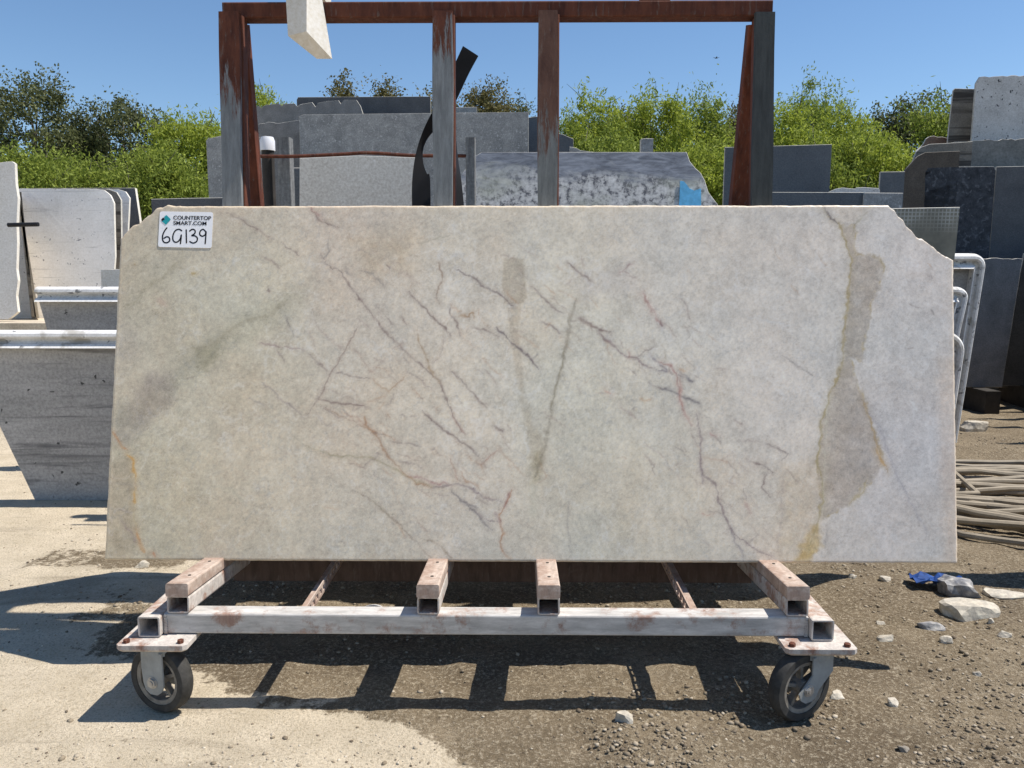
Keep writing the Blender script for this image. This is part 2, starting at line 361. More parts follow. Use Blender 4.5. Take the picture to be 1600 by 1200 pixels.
# ------------------------------------------------------------------ the big stone slab on the cart
LEAN = R(13); TL = math.tan(LEAN)
SB = onZ(163, 876, 0.438)
SY0 = 2.93                                    # front face of the slab at its foot
def slabP(px, py, off=0.0):                   # point of the slab's face seen at a pixel; off = metres in front of it
    nrm = Vector((0, -math.cos(LEAN), math.sin(LEAN))); p0 = Vector((0, SY0, 0.438)) + nrm*off
    d = ray(px, py); return CAM + d*((p0-CAM).dot(nrm)/d.dot(nrm))
bl, br = slabP(163, 876), slabP(1497, 880)
ZB = (bl.z+br.z)/2; X0, X1 = bl.x, br.x
UPV = Vector((0, math.sin(LEAN), math.cos(LEAN))); NRM = Vector((0, -math.cos(LEAN), math.sin(LEAN)))
FOOT = Vector((0, SY0 + (ZB-0.438)*TL, ZB))
def vof(px, py): p = slabP(px, py); return p.x, (p-FOOT).dot(UPV)
topline = [vof(*p) for p in [(191, 371), (194, 366), (202, 358), (207, 352), (214, 350), (224, 342), (231, 336), (238, 332), (244, 326), (250, 323),
    (262, 320.5), (278, 322), (300, 322), (520, 321), (700, 321), (950, 320.5), (1200, 320.5), (1384, 320.5), (1390, 321), (1398, 327), (1404, 337), (1411, 343),
    (1416, 353), (1424, 358), (1431, 368), (1441, 373), (1449, 379), (1459, 386), (1466, 393), (1477, 398), (1484, 404), (1490, 407)]]
GNX, GNV = 920, 385
ss = np.linspace(0, 1, GNX); XT = topline[-1][0]; us = X0 + (XT-X0)*ss
tv = np.interp(us, [t[0] for t in topline], [t[1] for t in topline])
cl = (us < topline[10][0]+0.05) | (us > topline[18][0])
tv = tv + np.where(cl, (fbm(us*45, us*0, 3, 3)-0.5)*0.014, (fbm(us*12, us*0, 4, 3)-0.5)*0.004)
kk = np.linspace(0, 1, GNV)
VV = kk[:, None]*tv[None, :]; vr = topline[-1][1]; XRv = X1 + (XT-X1)*np.minimum(VV/vr, 1.0); UU = X0 + (XRv-X0)*ss[None, :]; XRf = XRv.ravel()
ej = (fbm(VV*14, VV*0+2, 9, 3)-0.5)*0.006
UU = UU + ej*np.exp(-(UU-X0)/0.02) + ej*np.exp(-(XRv-UU)/0.02)
fu, fv = UU.ravel(), VV.ravel()
P = np.stack([fu, FOOT.y + fv*UPV.y, FOOT.z + fv*UPV.z], 1)
# rounded, slightly chipped arris
db = np.minimum(np.minimum(fu-X0, XRf-fu), np.minimum(fv, np.repeat(tv[None, :], GNV, 0).ravel()-fv))
back = np.clip(1-db/0.007, 0, 1)**2*0.006*(0.5+1.0*fbm(fu*60, fv*60, 12, 3))
P = P - np.outer(back, np.array(NRM))
PX, PY = project(P)
# pattern of the stone plus a greyer keyhole patch, authored over the face
def zones(px, py, pts, sig):
    num = np.zeros((len(px), 3)); den = np.zeros(len(px))
    for x, y, c in pts:
        wgt = np.exp(-((px-x)**2+(py-y)**2)/(2*sig*sig)) + 1e-9; num += wgt[:, None]*np.array(c, float); den += wgt
    return num/den[:, None]
wx = PX + (fbm(PX/34, PY/34, 41, 4)-0.5)*20; wy = PY + (fbm(PX/34, PY/34, 52, 4)-0.5)*20
Z = [(200, 400, (166, 160, 142)), (330, 360, (178, 170, 154)), (250, 470, (178, 175, 156)), (380, 450, (186, 184, 166)), (200, 560, (170, 166, 152)),
     (300, 600, (176, 171, 152)), (420, 600, (182, 176, 157)), (230, 700, (176, 170, 149)), (250, 800, (171, 165, 144)), (400, 820, (180, 174, 156)),
     (400, 700, (185, 178, 160)), (560, 380, (184, 177, 164)), (560, 500, (189, 183, 169)), (560, 620, (187, 181, 166)), (560, 740, (189, 182, 166)), (560, 840, (180, 174, 158)),
     (720, 360, (186, 183, 170)), (720, 480, (193, 188, 175)), (720, 620, (194, 190, 176)), (720, 760, (189, 184, 171)), (740, 850, (180, 176, 163)),
     (900, 370, (190, 187, 174)), (900, 500, (192, 190, 176)), (920, 640, (190, 188, 173)), (900, 800, (182, 180, 166)), (1040, 380, (191, 189, 180)),
     (1060, 500, (192, 190, 180)), (1060, 640, (192, 189, 176)), (1040, 780, (187, 183, 168)), (1200, 380, (184, 182, 175)), (1200, 500, (194, 192, 185)),
     (1200, 640, (196, 192, 183)), (1180, 800, (190, 184, 170)), (1100, 430, (180, 178, 170)), (1440, 420, (190, 188, 184)), (1420, 560, (183, 182, 178)),
     (1440, 700, (179, 178, 177)), (1380, 820, (186, 184, 181)), (1460, 850, (180, 178, 173)), (1280, 480, (184, 184, 178)), (1270, 360, (188, 186, 180))]
base = zones(wx, wy, Z, 62)
mot = fbm(PX/26, PY/26, 60, 6, 0.62)-0.5; fine = fbm(PX/5, PY/5, 70, 3, 0.75)-0.5; cloud = fbm(PX/90+3, PY/70, 80, 4)-0.5; base = base*np.array([[1.010, 0.977, 0.950]])
crisp = vn(PX/2.6, PY/2.6, 401)-0.5
base = base*(1 + 0.17*mot + 0.15*fine + 0.05*cloud + 0.06*crisp)[:, None]
tint = fbm(PX/75, PY/75, 90, 4)-0.5
base = base + tint[:, None]*np.array([[6, 0, -5]]) + (fbm(PX/48, PY/48, 97, 4)-0.5)[:, None]*np.array([[-2, 1, 3]])
for sc_, sd_, am_, cc_ in ((16, 431, 0.20, 212), (30, 437, 0.20, 138), (11, 441, 0.14, 140), (48, 449, 0.20, 216)):
    rg_ = np.abs(fbm(PX/sc_, PY/sc_, sd_, 4, 0.55)-0.5)*2; gate = sm(0.42, 0.62, fbm(PX/60, PY/60, sd_+5, 3))
    a_ = (am_*np.exp(-(rg_/0.035)**2)*gate)[:, None]; base = base*(1-a_) + cc_*a_
cry = sm(0.66, 0.74, fbm(PX/7, PY/7, 101, 3, 0.6)); base = base*(1-cry[:, None]*0.05) + 215*0.05*cry[:, None]
def seg_dist(px, py, pts):
    d = np.full(len(px), 1e9); t_ = np.zeros(len(px))
    L = 0
    for (x0, y0), (x1, y1) in zip(pts[:-1], pts[1:]):
        vx, vy = x1-x0, y1-y0; l2 = vx*vx+vy*vy+1e-9; t = np.clip(((px-x0)*vx+(py-y0)*vy)/l2, 0, 1)
        dd = np.hypot(px-x0-t*vx, py-y0-t*vy); m = dd < d; d = np.where(m, dd, d); t_ = np.where(m, L+t*math.sqrt(l2), t_); L += math.sqrt(l2)
    return d, t_, L
jx = PX + (fbm(PX/7, PY/7, 141, 3)-0.5)*6.0 + (fbm(PX/20, PY/20, 143, 2)-0.5)*5; jy = PY + (fbm(PX/7, PY/7, 152, 3)-0.5)*6.0 + (fbm(PX/20, PY/20, 155, 2)-0.5)*5
def stroke(pts, col, wd, al, z=None, halo=0.0, brk=0.6, seed=0, hcol=None):
    global base
    col = tuple(0.72*c + 0.28*150 for c in col); al = min(1.0, al*1.08); wd = wd*0.8
    if z: pts = [(z[0]+x/z[2], z[1]+y/z[2]) for x, y in pts]
    xs = [p[0] for p in pts]; ys = [p[1] for p in pts]; mg = 12 + wd*6 + halo*2.5
    idx = np.nonzero((PX > min(xs)-mg) & (PX < max(xs)+mg) & (PY > min(ys)-mg) & (PY < max(ys)+mg))[0]
    if not len(idx): return
    d, t, L = seg_dist(jx[idx], jy[idx], pts)
    taper = np.clip(np.minimum(t, L-t)/(0.22*L+1e-6)+0.3, 0.3, 1)
    wloc = wd*(0.55+0.9*vn(t/9, t*0+seed, 5+seed))*taper
    a = al*np.exp(-(d/np.maximum(wloc, 0.6))**2)*np.clip(1-brk+brk*2*vn(t/6, t*0+3.3, 77+seed), 0, 1.15)
    a = np.clip(a, 0, 1)
    if halo > 0:
        hc = np.array(hcol or col, float); h = 0.22*al*np.exp(-(d/halo)**2)*(0.3+1.2*fbm(PX[idx]/9, PY[idx]/9, 7+seed, 3))
        base[idx] = base[idx]*(1-h[:, None]) + hc*h[:, None]
    base[idx] = base[idx]*(1-a[:, None]) + np.array(col, float)*a[:, None]
def region(pts, col, al, feather=4, z=None, warp=1.0, edgecol=None, tex=0.0):
    global base
    if z: pts = [(z[0]+x/z[2], z[1]+y/z[2]) for x, y in pts]
    xs = [p[0] for p in pts]; ys = [p[1] for p in pts]; mg = feather*3+16
    idx = np.nonzero((PX > min(xs)-mg) & (PX < max(xs)+mg) & (PY > min(ys)-mg) & (PY < max(ys)+mg))[0]
    x = PX[idx]+(jx[idx]-PX[idx])*warp; y = PY[idx]+(jy[idx]-PY[idx])*warp
    d, t, L = seg_dist(x, y, pts+[pts[0]]); ins = np.zeros(len(idx), bool); q = pts+[pts[0]]
    for (x0, y0), (x1, y1) in zip(q[:-1], q[1:]):
        c = ((y0 > y) != (y1 > y)) & (x < (x1-x0)*(y-y0)/(y1-y0+1e-9)+x0); ins ^= c
    sd = np.where(ins, d, -d); a = al*sm(-feather, feather, sd)*(1 - tex + tex*2*fbm(PX[idx]/11, PY[idx]/11, 201, 4))
    a = np.clip(a, 0, 1)[:, None]
    base[idx] = base[idx]*(1-a) + base[idx]*np.array(col, float)/185.0*a
    if edgecol is not None:
        e = np.clip(0.9*np.exp(-(d/1.6)**2)*(1.5*fbm(PX[idx]/9, PY[idx]/9, 211, 3)-0.45), 0, 1)[:, None]
        base[idx] = base[idx]*(1-e) + np.array(edgecol, float)*e
Z6 = (160, 320, 4.2857); Z7 = (480, 320, 3.3333); Z8 = (940, 320, 2.1429); ZA = (160, 560, 3.75); ZC = (480, 600, 3.8095); ZD = (880, 380, 4.2857)
BR = (122, 100, 86); GRV = (118, 106, 96); RU = (166, 118, 76); OL = (150, 137, 106); PU = (130, 110, 104); PK = (158, 134, 116)
# broad patches
region([(232, 585), (270, 582), (272, 625), (240, 655), (200, 690), (178, 690), (185, 660), (215, 610)], (164, 161, 166), 0.8, 13, tex=0.6)
region([(178, 650), (330, 522), (450, 455), (480, 450), (470, 485), (350, 560), (240, 655), (176, 705)], (168, 169, 166), 0.6, 14, tex=0.5)
region([(305, 545), (340, 530), (345, 555), (322, 578), (304, 572)], (160, 160, 152), 0.55, 8, tex=0.4)
region([(170, 720), (205, 715), (212, 790), (215, 868), (165, 872)], (160, 155, 152), 0.6, 8, tex=0.5)
region([(185, 470), (215, 520), (215, 560), (180, 560)], (178, 177, 180), 0.5, 14, tex=0.5)
region([(885, 440), (985, 410), (1000, 455), (915, 470)], (172, 172, 178), 0.45, 14, tex=0.5)
region([(540, 370), (660, 350), (650, 430), (570, 440)], (174, 165, 150), 0.4, 22, tex=0.6)
region([(100, 770), (60, 960), (20, 1110), (85, 1115), (135, 970), (140, 830)], (172, 165, 150), 0.1, 4, Z8)
region([(787, 406), (800, 404), (818, 405), (821, 440), (823, 465), (813, 475), (788, 474), (785, 445)], (164, 160, 154), 0.8, 2.4, warp=0.4)  # keyhole-shaped patch down the middle, toned greyer than the face around it
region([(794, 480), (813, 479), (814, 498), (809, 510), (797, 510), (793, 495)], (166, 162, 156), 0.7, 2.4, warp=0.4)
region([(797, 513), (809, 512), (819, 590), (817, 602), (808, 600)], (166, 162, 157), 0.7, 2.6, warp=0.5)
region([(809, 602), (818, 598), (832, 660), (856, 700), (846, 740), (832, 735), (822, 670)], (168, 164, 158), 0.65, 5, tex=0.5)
region([(760, 60), (785, 62), (845, 60), (890, 15), (940, 0), (760, 0), (790, 40)], (180, 172, 160), 0.35, 4, Z8)
region([(795, 70), (845, 70), (850, 165), (930, 168), (945, 215), (920, 300), (885, 430), (875, 520), (812, 510), (825, 300), (835, 190)], (160, 155, 148), 0.82, 4, Z8, warp=1.6, edgecol=(158, 138, 96), tex=0.45)
region([(812, 515), (830, 520), (880, 640), (915, 760), (955, 850), (900, 930), (835, 990), (735, 1055), (722, 900), (745, 700), (780, 600)], (160, 155, 148), 0.82, 4, Z8, warp=1.6, edgecol=(158, 138, 96), tex=0.45)
region([(600, 880), (720, 850), (735, 1050), (640, 1190), (590, 1190)], (174, 168, 158), 0.6, 16, Z8, warp=2, tex=0.7)
region([(700, 1080), (735, 1078), (735, 1140), (690, 1190), (645, 1190), (660, 1140)], (168, 152, 112), 0.8, 6, Z8, warp=1.8, tex=0.6)
region([(770, 1050), (850, 1010), (920, 1110), (930, 1195), (740, 1195)], (186, 184, 180), 0.6, 12, Z8)
region([(1120, 500), (1195, 520), (1195, 1190), (1150, 1190), (1130, 800)], (190, 178, 166), 0.45, 10, Z8, tex=0.4)
# olive seams
for pts, wdt in (([(545, 305), (500, 380), (440, 440), (395, 495), (330, 520), (280, 575), (215, 650), (130, 690)], 2.4), ([(1245, 590), (1195, 650), (1130, 730), (1010, 765), (900, 800), (830, 850), (770, 900), (700, 945), (590, 960), (500, 990)], 2.8)):
    stroke(pts, OL, wdt, 0.55, Z6, halo=11, seed=3); stroke([(x+9, y+12) for x, y in pts], OL, 1.6, 0.35, Z6, seed=9)
stroke([(1400, 480), (1370, 600), (1350, 740), (1310, 900), (1280, 1000), (1262, 1150), (1225, 1300), (1180, 1420)], (136, 122, 98), 3.6, 0.55, Z7, halo=14, seed=4)
stroke([(1350, 720), (1300, 930), (1265, 1080)], (120, 108, 78), 1.6, 0.5, Z7, seed=14)
region([(1320, 480), (1345, 420), (1385, 410), (1380, 520), (1390, 590), (1340, 590), (1330, 540)], (158, 155, 142), 0.6, 9, ZC, warp=1.6, tex=0.6)
stroke([(1350, 590), (1355, 700), (1345, 800)], (176, 170, 142), 7, 0.25, ZC, halo=14, seed=6)
stroke([(0, 370), (80, 405), (200, 430), (370, 435), (460, 475), (560, 525), (650, 585), (770, 615), (860, 605)], (158, 140, 100), 1.6, 0.6, ZC, halo=8, seed=7)
stroke([(120, 525), (60, 610), (5, 630)], OL, 2.2, 0.4, (160, 560, 3.75), halo=6, seed=2)
# grey-brown hairline veins
V = [([(20, 15), (60, 80), (150, 120)], BR, 1.6, .7), ([(115, 175), (110, 250), (85, 280)], GRV, 1.2, .5), ([(70, 250), (95, 310), (180, 355), (225, 430), (270, 490), (350, 590), (440, 700), (530, 780), (620, 860), (690, 920), (720, 1010), (800, 1180)], BR, 1.5, .68),
     ([(370, 535), (450, 630)], BR, 1.2, .5), ([(530, 450), (600, 530), (670, 600), (750, 680)], BR, 1.4, .75), ([(410, 310), (430, 340)], BR, 1.3, .7), ([(280, 340), (340, 365), (400, 415)], GRV, 1.3, .45),
     ([(200, 340), (230, 375)], GRV, 1.8, .5), ([(685, 295), (705, 380), (680, 460), (690, 520)], (130, 100, 75), 1.7, .65), ([(750, 520), (740, 560), (780, 620), (800, 690)], BR, 1.4, .6), ([(790, 575), (840, 585), (865, 560), (870, 590)], (150, 110, 70), 1.5, .65),
     ([(775, 340), (860, 380), (930, 430), (1000, 460), (1075, 525)], (112, 94, 84), 1.5, .85), ([(865, 640), (920, 655), (1000, 685)], BR, 1.2, .6), ([(980, 640), (1060, 710), (1150, 780), (1210, 855)], (108, 92, 84), 1.5, .85),
     ([(570, 650), (590, 720), (620, 800), (640, 860), (690, 930)], (150, 118, 80), 1.7, .65), ([(30, 600), (60, 640), (130, 710), (190, 750)], PK, 1.2, .4), ([(265, 640), (200, 750), (130, 880), (60, 1010)], (138, 112, 92), 1.3, .62),
     ([(150, 880), (230, 892), (330, 905)], BR, 1.2, .55), ([(340, 905), (420, 975), (510, 895)], (165, 125, 85), 1.3, .6), ([(240, 750), (350, 880)], (165, 135, 110), 1.0, .45), ([(60, 1012), (150, 1030), (250, 1040), (310, 1052)], (122, 98, 82), 1.5, .75),
     ([(100, 1060), (200, 1110), (290, 1150), (350, 1185)], (150, 115, 85), 1.4, .6), ([(300, 1100), (310, 1150), (360, 1190)], RU, 1.8, .75), ([(745, 860), (800, 910), (870, 990), (935, 1060)], BR, 1.3, .6), ([(600, 1080), (680, 1150), (760, 1200)], BR, 1.2, .55),
     ([(1170, 425), (1230, 490), (1310, 565), (1335, 575)], BR, 1.4, .7), ([(1220, 610), (1270, 635), (1320, 665)], (118, 98, 88), 1.4, .75), ([(1355, 305), (1390, 320), (1430, 365), (1470, 400)], BR, 1.4, .65),
     ([(1415, 590), (1480, 630), (1570, 665)], BR, 1.5, .7), ([(0, 780), (110, 870)], BR, 1.1, .45), ([(1520, 670), (1600, 740)], BR, 1.3, .6), ([(970, 1150), (1030, 1190)], BR, 1.2, .5), ([(590, 200), (680, 180), (740, 160)], OL, 1.4, .35)]
for k, (p, c, wdt, al) in enumerate(V): stroke(p, c, wdt, al, Z7, halo=5, seed=k)
V = [([(65, 95), (200, 115), (340, 130)], (122, 98, 82), 1.4, .5), ([(340, 205), (350, 245), (400, 290), (430, 350), (490, 440), (590, 540), (650, 590), (740, 615)], (156, 114, 78), 1.7, .68), ([(400, 290), (460, 300)], BR, 1.2, .5),
     ([(220, 170), (290, 200), (340, 240)], (165, 120, 90), 1.5, .5), ([(510, 345), (600, 355), (660, 375)], BR, 1.2, .6), ([(560, 465), (640, 480), (690, 500)], BR, 1.2, .5), ([(860, 170), (890, 240), (940, 300)], (150, 112, 92), 1.6, .6),
     ([(700, 190), (800, 260), (900, 330), (960, 370), (1020, 435)], BR, 1.5, .72), ([(1110, 240), (1170, 285)], BR, 1.1, .5), ([(1030, 480), (1080, 435), (1140, 395)], (160, 115, 90), 1.5, .65), ([(850, 440), (865, 500), (885, 540), (885, 580)], (165, 120, 90), 1.4, .6),
     ([(600, 545), (700, 570), (780, 600), (820, 585), (850, 610)], (150, 100, 90), 1.6, .6), ([(740, 615), (850, 605), (920, 590), (1000, 640), (1080, 685), (1150, 690)], PU, 1.5, .7), ([(860, 640), (930, 700), (1000, 770), (1100, 870)], (114, 102, 95), 2.0, .7),
     ([(930, 700), (1010, 735)], (114, 102, 95), 1.8, .6), ([(1000, 765), (1060, 800), (1130, 825)], PU, 1.4, .65), ([(1000, 680), (1075, 715)], BR, 1.2, .5), ([(750, 650), (840, 670)], BR, 1.2, .5),
     ([(1225, 630), (1200, 680), (1170, 730), (1145, 780), (1150, 850), (1165, 890), (1150, 940), (1165, 990), (1205, 1040)], (164, 112, 74), 1.7, .7), ([(1210, 640), (1165, 740)], (130, 80, 70), 1.8, .6), ([(1120, 760), (1150, 830)], (140, 110, 105), 4, .35),
     ([(290, 640), (370, 680), (440, 740), (520, 810), (600, 880), (680, 970), (740, 1035)], (140, 118, 95), 1.6, .62), ([(680, 910), (760, 940), (820, 990), (870, 1040)], (140, 118, 90), 1.6, .6), ([(1560, 700), (1555, 850), (1565, 1000)], GRV, 1.6, .3), ([(380, 680), (500, 790)], OL, 2, .3)]
for k, (p, c, wdt, al) in enumerate(V): stroke(p, c, wdt, al, ZC, halo=5, seed=40+k)
V = [([(110, 490), (180, 540), (250, 580), (320, 600)], BR, 1.5, .7), ([(240, 600), (320, 660), (390, 740), (480, 775), (520, 810), (600, 840)], (128, 104, 96), 1.5, .7), ([(440, 720), (450, 770)], (165, 120, 100), 1.5, .5), ([(530, 340), (560, 400), (600, 470)], (150, 108, 90), 1.6, .6),
     ([(650, 510), (660, 560)], (112, 88, 82), 2.4, .85), ([(580, 750), (640, 800), (700, 860), (620, 850)], (122, 108, 106), 1.9, .65), ([(640, 790), (720, 820), (760, 890), (775, 960), (790, 1060), (810, 1150)], (158, 108, 92), 1.8, .7), ([(775, 890), (870, 930)], (108, 98, 92), 1.7, .75),
     ([(650, 965), (720, 985), (800, 1025), (910, 1080)], (108, 98, 92), 1.8, .8), ([(840, 1045), (915, 1080)], (98, 88, 84), 2.4, .6), ([(670, 680), (680, 770)], (170, 150, 120), 2, .4), ([(780, 850), (820, 855)], (188, 140, 90), 2.5, .6), ([(370, 190), (410, 180), (440, 140), (465, 135)], (150, 118, 105), 1.4, .6),
     ([(410, 180), (450, 220), (490, 240)], PK, 1.2, .5), ([(30, 140), (70, 155), (120, 200), (170, 250)], BR, 1.5, .5), ([(125, 80), (140, 180)], PK, 1.5, .35), ([(20, 270), (60, 240)], PK, 1.6, .4)]
for k, (p, c, wdt, al) in enumerate(V): stroke(p, c, wdt, al, ZD, halo=5, seed=80+k)
V = [([(735, 0), (760, 40), (795, 62), (815, 120), (835, 180), (830, 260), (820, 360), (808, 480), (800, 560), (765, 630), (735, 740), (725, 860), (745, 950), (725, 1070), (690, 1160)], (152, 130, 80), 2.0, .7),
     ([(740, 0), (770, 45), (790, 60)], (100, 88, 80), 1.6, .8), ([(890, 20), (850, 65), (830, 110)], OL, 1.3, .45), ([(905, 170), (935, 185), (945, 220)], (160, 140, 100), 2, .55), ([(870, 640), (895, 700), (915, 780), (945, 850), (965, 900)], (160, 125, 75), 2.0, .65),
     ([(920, 820), (950, 870)], (185, 130, 55), 3.5, .75), ([(890, 680), (940, 770), (1000, 930), (1060, 1040), (1100, 1120)], (150, 142, 142), 2.4, .4), ([(890, 920), (880, 960), (830, 995)], (165, 140, 85), 2.4, .5), ([(755, 640), (752, 780), (740, 1050)], (200, 190, 160), 1.2, .45),
     ([(320, 700), (330, 780), (340, 900), (375, 935), (400, 1010), (430, 1090), (470, 1120), (530, 1160), (570, 1175)], (128, 106, 98), 1.7, .75), ([(330, 850), (345, 940)], PU, 1.5, .5), ([(430, 1090), (460, 1150), (475, 1195)], (120, 104, 102), 1.5, .6), ([(265, 580), (270, 680), (300, 740)], (180, 130, 110), 2.2, .45),
     ([(260, 560), (300, 590)], (110, 100, 100), 1.6, .5), ([(605, 500), (640, 530), (715, 575)], GRV, 1.3, .5), ([(135, 300), (165, 340), (200, 400)], (168, 120, 105), 1.6, .5), ([(500, 865), (545, 870), (580, 900)], BR, 1.7, .6), ([(470, 790), (530, 795)], PK, 1.4, .5), ([(555, 800), (625, 830), (600, 860)], BR, 1.4, .5),
     ([(550, 910), (535, 945), (570, 985)], BR, 1.6, .6), ([(480, 850), (520, 870)], PK, 1.5, .5), ([(440, 720), (470, 740)], PK, 1.4, .5), ([(500, 380), (640, 405)], (205, 204, 200), 1.5, .4), ([(340, 850), (430, 860)], (185, 145, 110), 1.4, .5), ([(360, 765), (385, 770)], (165, 115, 100), 2, .55),
     ([(480, 1000), (500, 1035)], (165, 125, 105), 3, .5), ([(340, 1030), (370, 1035)], (185, 130, 100), 1.8, .5), ([(130, 650), (165, 655)], (185, 135, 85), 2.2, .5), ([(60, 670), (120, 715)], PK, 1.6, .45), ([(1100, 350), (1118, 372)], GRV, 1.6, .6), ([(1030, 655), (1055, 690)], (215, 212, 205), 2.5, .5),
     ([(15, 620), (30, 632)], (190, 120, 85), 2, .5), ([(610, 900), (600, 1060), (590, 1150)], (165, 145, 130), 2, .35), ([(760, 1080), (745, 1150)], GRV, 3, .35), ([(1105, 230), (1112, 240)], BR, 1.3, .5)]
for k, (p, c, wdt, al) in enumerate(V): stroke(p, c, wdt, al, Z8, halo=7, seed=120+k)
V = [([(45, 430), (80, 470), (115, 515), (150, 530)], (172, 112, 60), 1.9, .8), ([(150, 570), (180, 600), (190, 660), (200, 700)], (190, 130, 45), 2.4, .85), ([(185, 780), (183, 850)], (190, 135, 55), 2.6, .8), ([(195, 700), (190, 780)], (185, 150, 95), 2, .5), ([(180, 860), (195, 990)], (180, 155, 105), 1.6, .45),
     ([(200, 1000), (210, 1050), (230, 1110), (250, 1140)], (184, 128, 70), 3.0, .8), ([(290, 1135), (310, 1165)], (175, 100, 55), 2.6, .7), ([(95, 895), (170, 905)], BR, 1.3, .5), ([(110, 950), (170, 1010), (200, 1080)], (130, 105, 95), 1.7, .65), ([(40, 735), (170, 740)], GRV, 1.2, .35),
     ([(930, 135), (1000, 190), (1100, 280), (1190, 355)], (135, 116, 104), 1.4, .55), ([(860, 240), (960, 280)], GRV, 1.2, .4), ([(1200, 330), (1260, 240), (1340, 100), (1400, 0)], (135, 112, 95), 1.3, .55), ([(1290, 290), (1400, 350)], BR, 1.2, .5), ([(1240, 10), (1320, 80)], BR, 1.2, .4), ([(1130, 460), (1220, 540), (1370, 575), (1500, 580)], (150, 135, 108), 1.4, .4),
     ([(640, 750), (760, 770), (860, 880)], (168, 158, 130), 2, .35)]
for k, (p, c, wdt, al) in enumerate(V): stroke(p, c, wdt, al, ZA, halo=6, seed=160+k)
V = [([(830, 50), (920, 90), (1020, 160), (1120, 220)], BR, 1.4, .65), ([(1200, 260), (1320, 340)], BR, 1.1, .5), ([(1070, 345), (1150, 390), (1200, 440)], BR, 1.2, .5), ([(1225, 730), (1275, 880)], GRV, 1.2, .5), ([(1050, 915), (1180, 945), (1340, 970)], (140, 110, 100), 1.4, .6), ([(1400, 20), (1457, 80)], (140, 90, 80), 1.7, .6),
     ([(600, 455), (620, 465)], (150, 115, 50), 2.5, .8), ([(1110, 560), (1115, 580)], BR, 1.8, .6), ([(205, 400), (220, 410)], (165, 130, 80), 2, .6), ([(370, 620), (430, 680)], (180, 140, 115), 7, .3), ([(255, 360), (310, 330)], OL, 2, .35), ([(500, 420), (540, 440)], OL, 2, .4), ([(1380, 830), (1440, 1000)], PK, 1.2, .35)]
for k, (p, c, wdt, al) in enumerate(V): stroke(p, c, wdt, al, Z6, halo=6, seed=200+k)
rs = np.random.RandomState(18)         # clusters of broken rusty hairlines following the main vein direction
for k in range(170):
    cx_, cy_, sx_, sy_ = [(560, 560, 120, 110), (700, 640, 110, 110), (1050, 590, 60, 110), (820, 480, 120, 70), (1150, 770, 70, 60), (660, 740, 120, 60)][k % 6]
    x = rs.normal(cx_, sx_*0.7); y = rs.normal(cy_, sy_*0.7); a = rs.normal(0.75, 0.28) if rs.rand() < 0.8 else rs.normal(-0.8, 0.4); L = rs.uniform(8, 42)
    if not (210 < x < 1300 and 345 < y < 860): continue
    stroke([(x, y), (x+L*0.5*math.cos(a+rs.normal(0, .25)), y+L*0.5*math.sin(a)), (x+L*math.cos(a), y+L*math.sin(a))], [BR, (140, 112, 92), PK, (168, 122, 82)][k % 4], rs.uniform(0.8, 1.4), rs.uniform(0.15, 0.45), seed=600+k, halo=4)
rs = np.random.RandomState(8)          # small stray flecks and hairlines
for k in range(120):
    x = rs.uniform(200, 1470); y = rs.uniform(345, 865); a = rs.uniform(0.3, 1.1) if rs.rand() < 0.75 else rs.uniform(-1, 0.2); L = rs.uniform(4, 24)
    if 1330 < x < 1400 and y < 700: continue
    stroke([(x, y), (x+L*math.cos(a), y+L*math.sin(a))], [BR, GRV, PK, (170, 130, 90)][k % 4], rs.uniform(0.8, 1.4), rs.uniform(0.12, 0.42), seed=300+k)
# warm honey tone of the raw rim
rimk = np.clip(np.exp(-db/0.010)*0.55, 0, 1)[:, None]
base = base*(1-rimk) + np.array([[214, 190, 158]])*rimk
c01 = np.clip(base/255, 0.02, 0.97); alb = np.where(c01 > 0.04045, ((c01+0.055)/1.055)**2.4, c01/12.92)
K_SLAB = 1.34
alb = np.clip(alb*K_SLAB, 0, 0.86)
me = bpy.data.meshes.new('stone_slab'); nF = GNX*GNV
TH = 0.030
# perimeter ring -> back
per = [i for i in range(GNX)] + [j*GNX+GNX-1 for j in range(1, GNV)] + [(GNV-1)*GNX+i for i in range(GNX-2, -1, -1)] + [j*GNX for j in range(GNV-2, 0, -1)]
per = np.array(per); nb = len(per)
jig = (fbm(np.arange(nb)/14.0, np.zeros(nb), 21, 3)-0.5)*0.010
rings = []
for q, t in enumerate((0.35, 0.7, 1.0)):
    cen = np.array([(X0+X1)/2, 0, 0]); rp = P[per] - np.outer(np.full(nb, TH*t)-back[per]*0.5, np.array(NRM))
    out = np.array([0, UPV.y, UPV.z]); dz = (fv[per] > 0.02)*1.0
    rp = rp + np.outer(jig*(1-abs(t-0.6))*dz, out); rings.append(rp)
allP = np.vstack([P]+rings)
b0 = (np.arange(GNV-1)[:, None]*GNX + np.arange(GNX-1)[None, :]).ravel()
q0 = np.stack([b0, b0+1, b0+GNX+1, b0+GNX], 1)
qs = [q0]; prev = per; nxt = np.roll(np.arange(nb), -1)
for q in range(3):
    cur = nF + q*nb + np.arange(nb); qs.append(np.stack([prev[nxt], prev, cur, cur[nxt]], 1)); prev = cur
last = nF + 2*nb
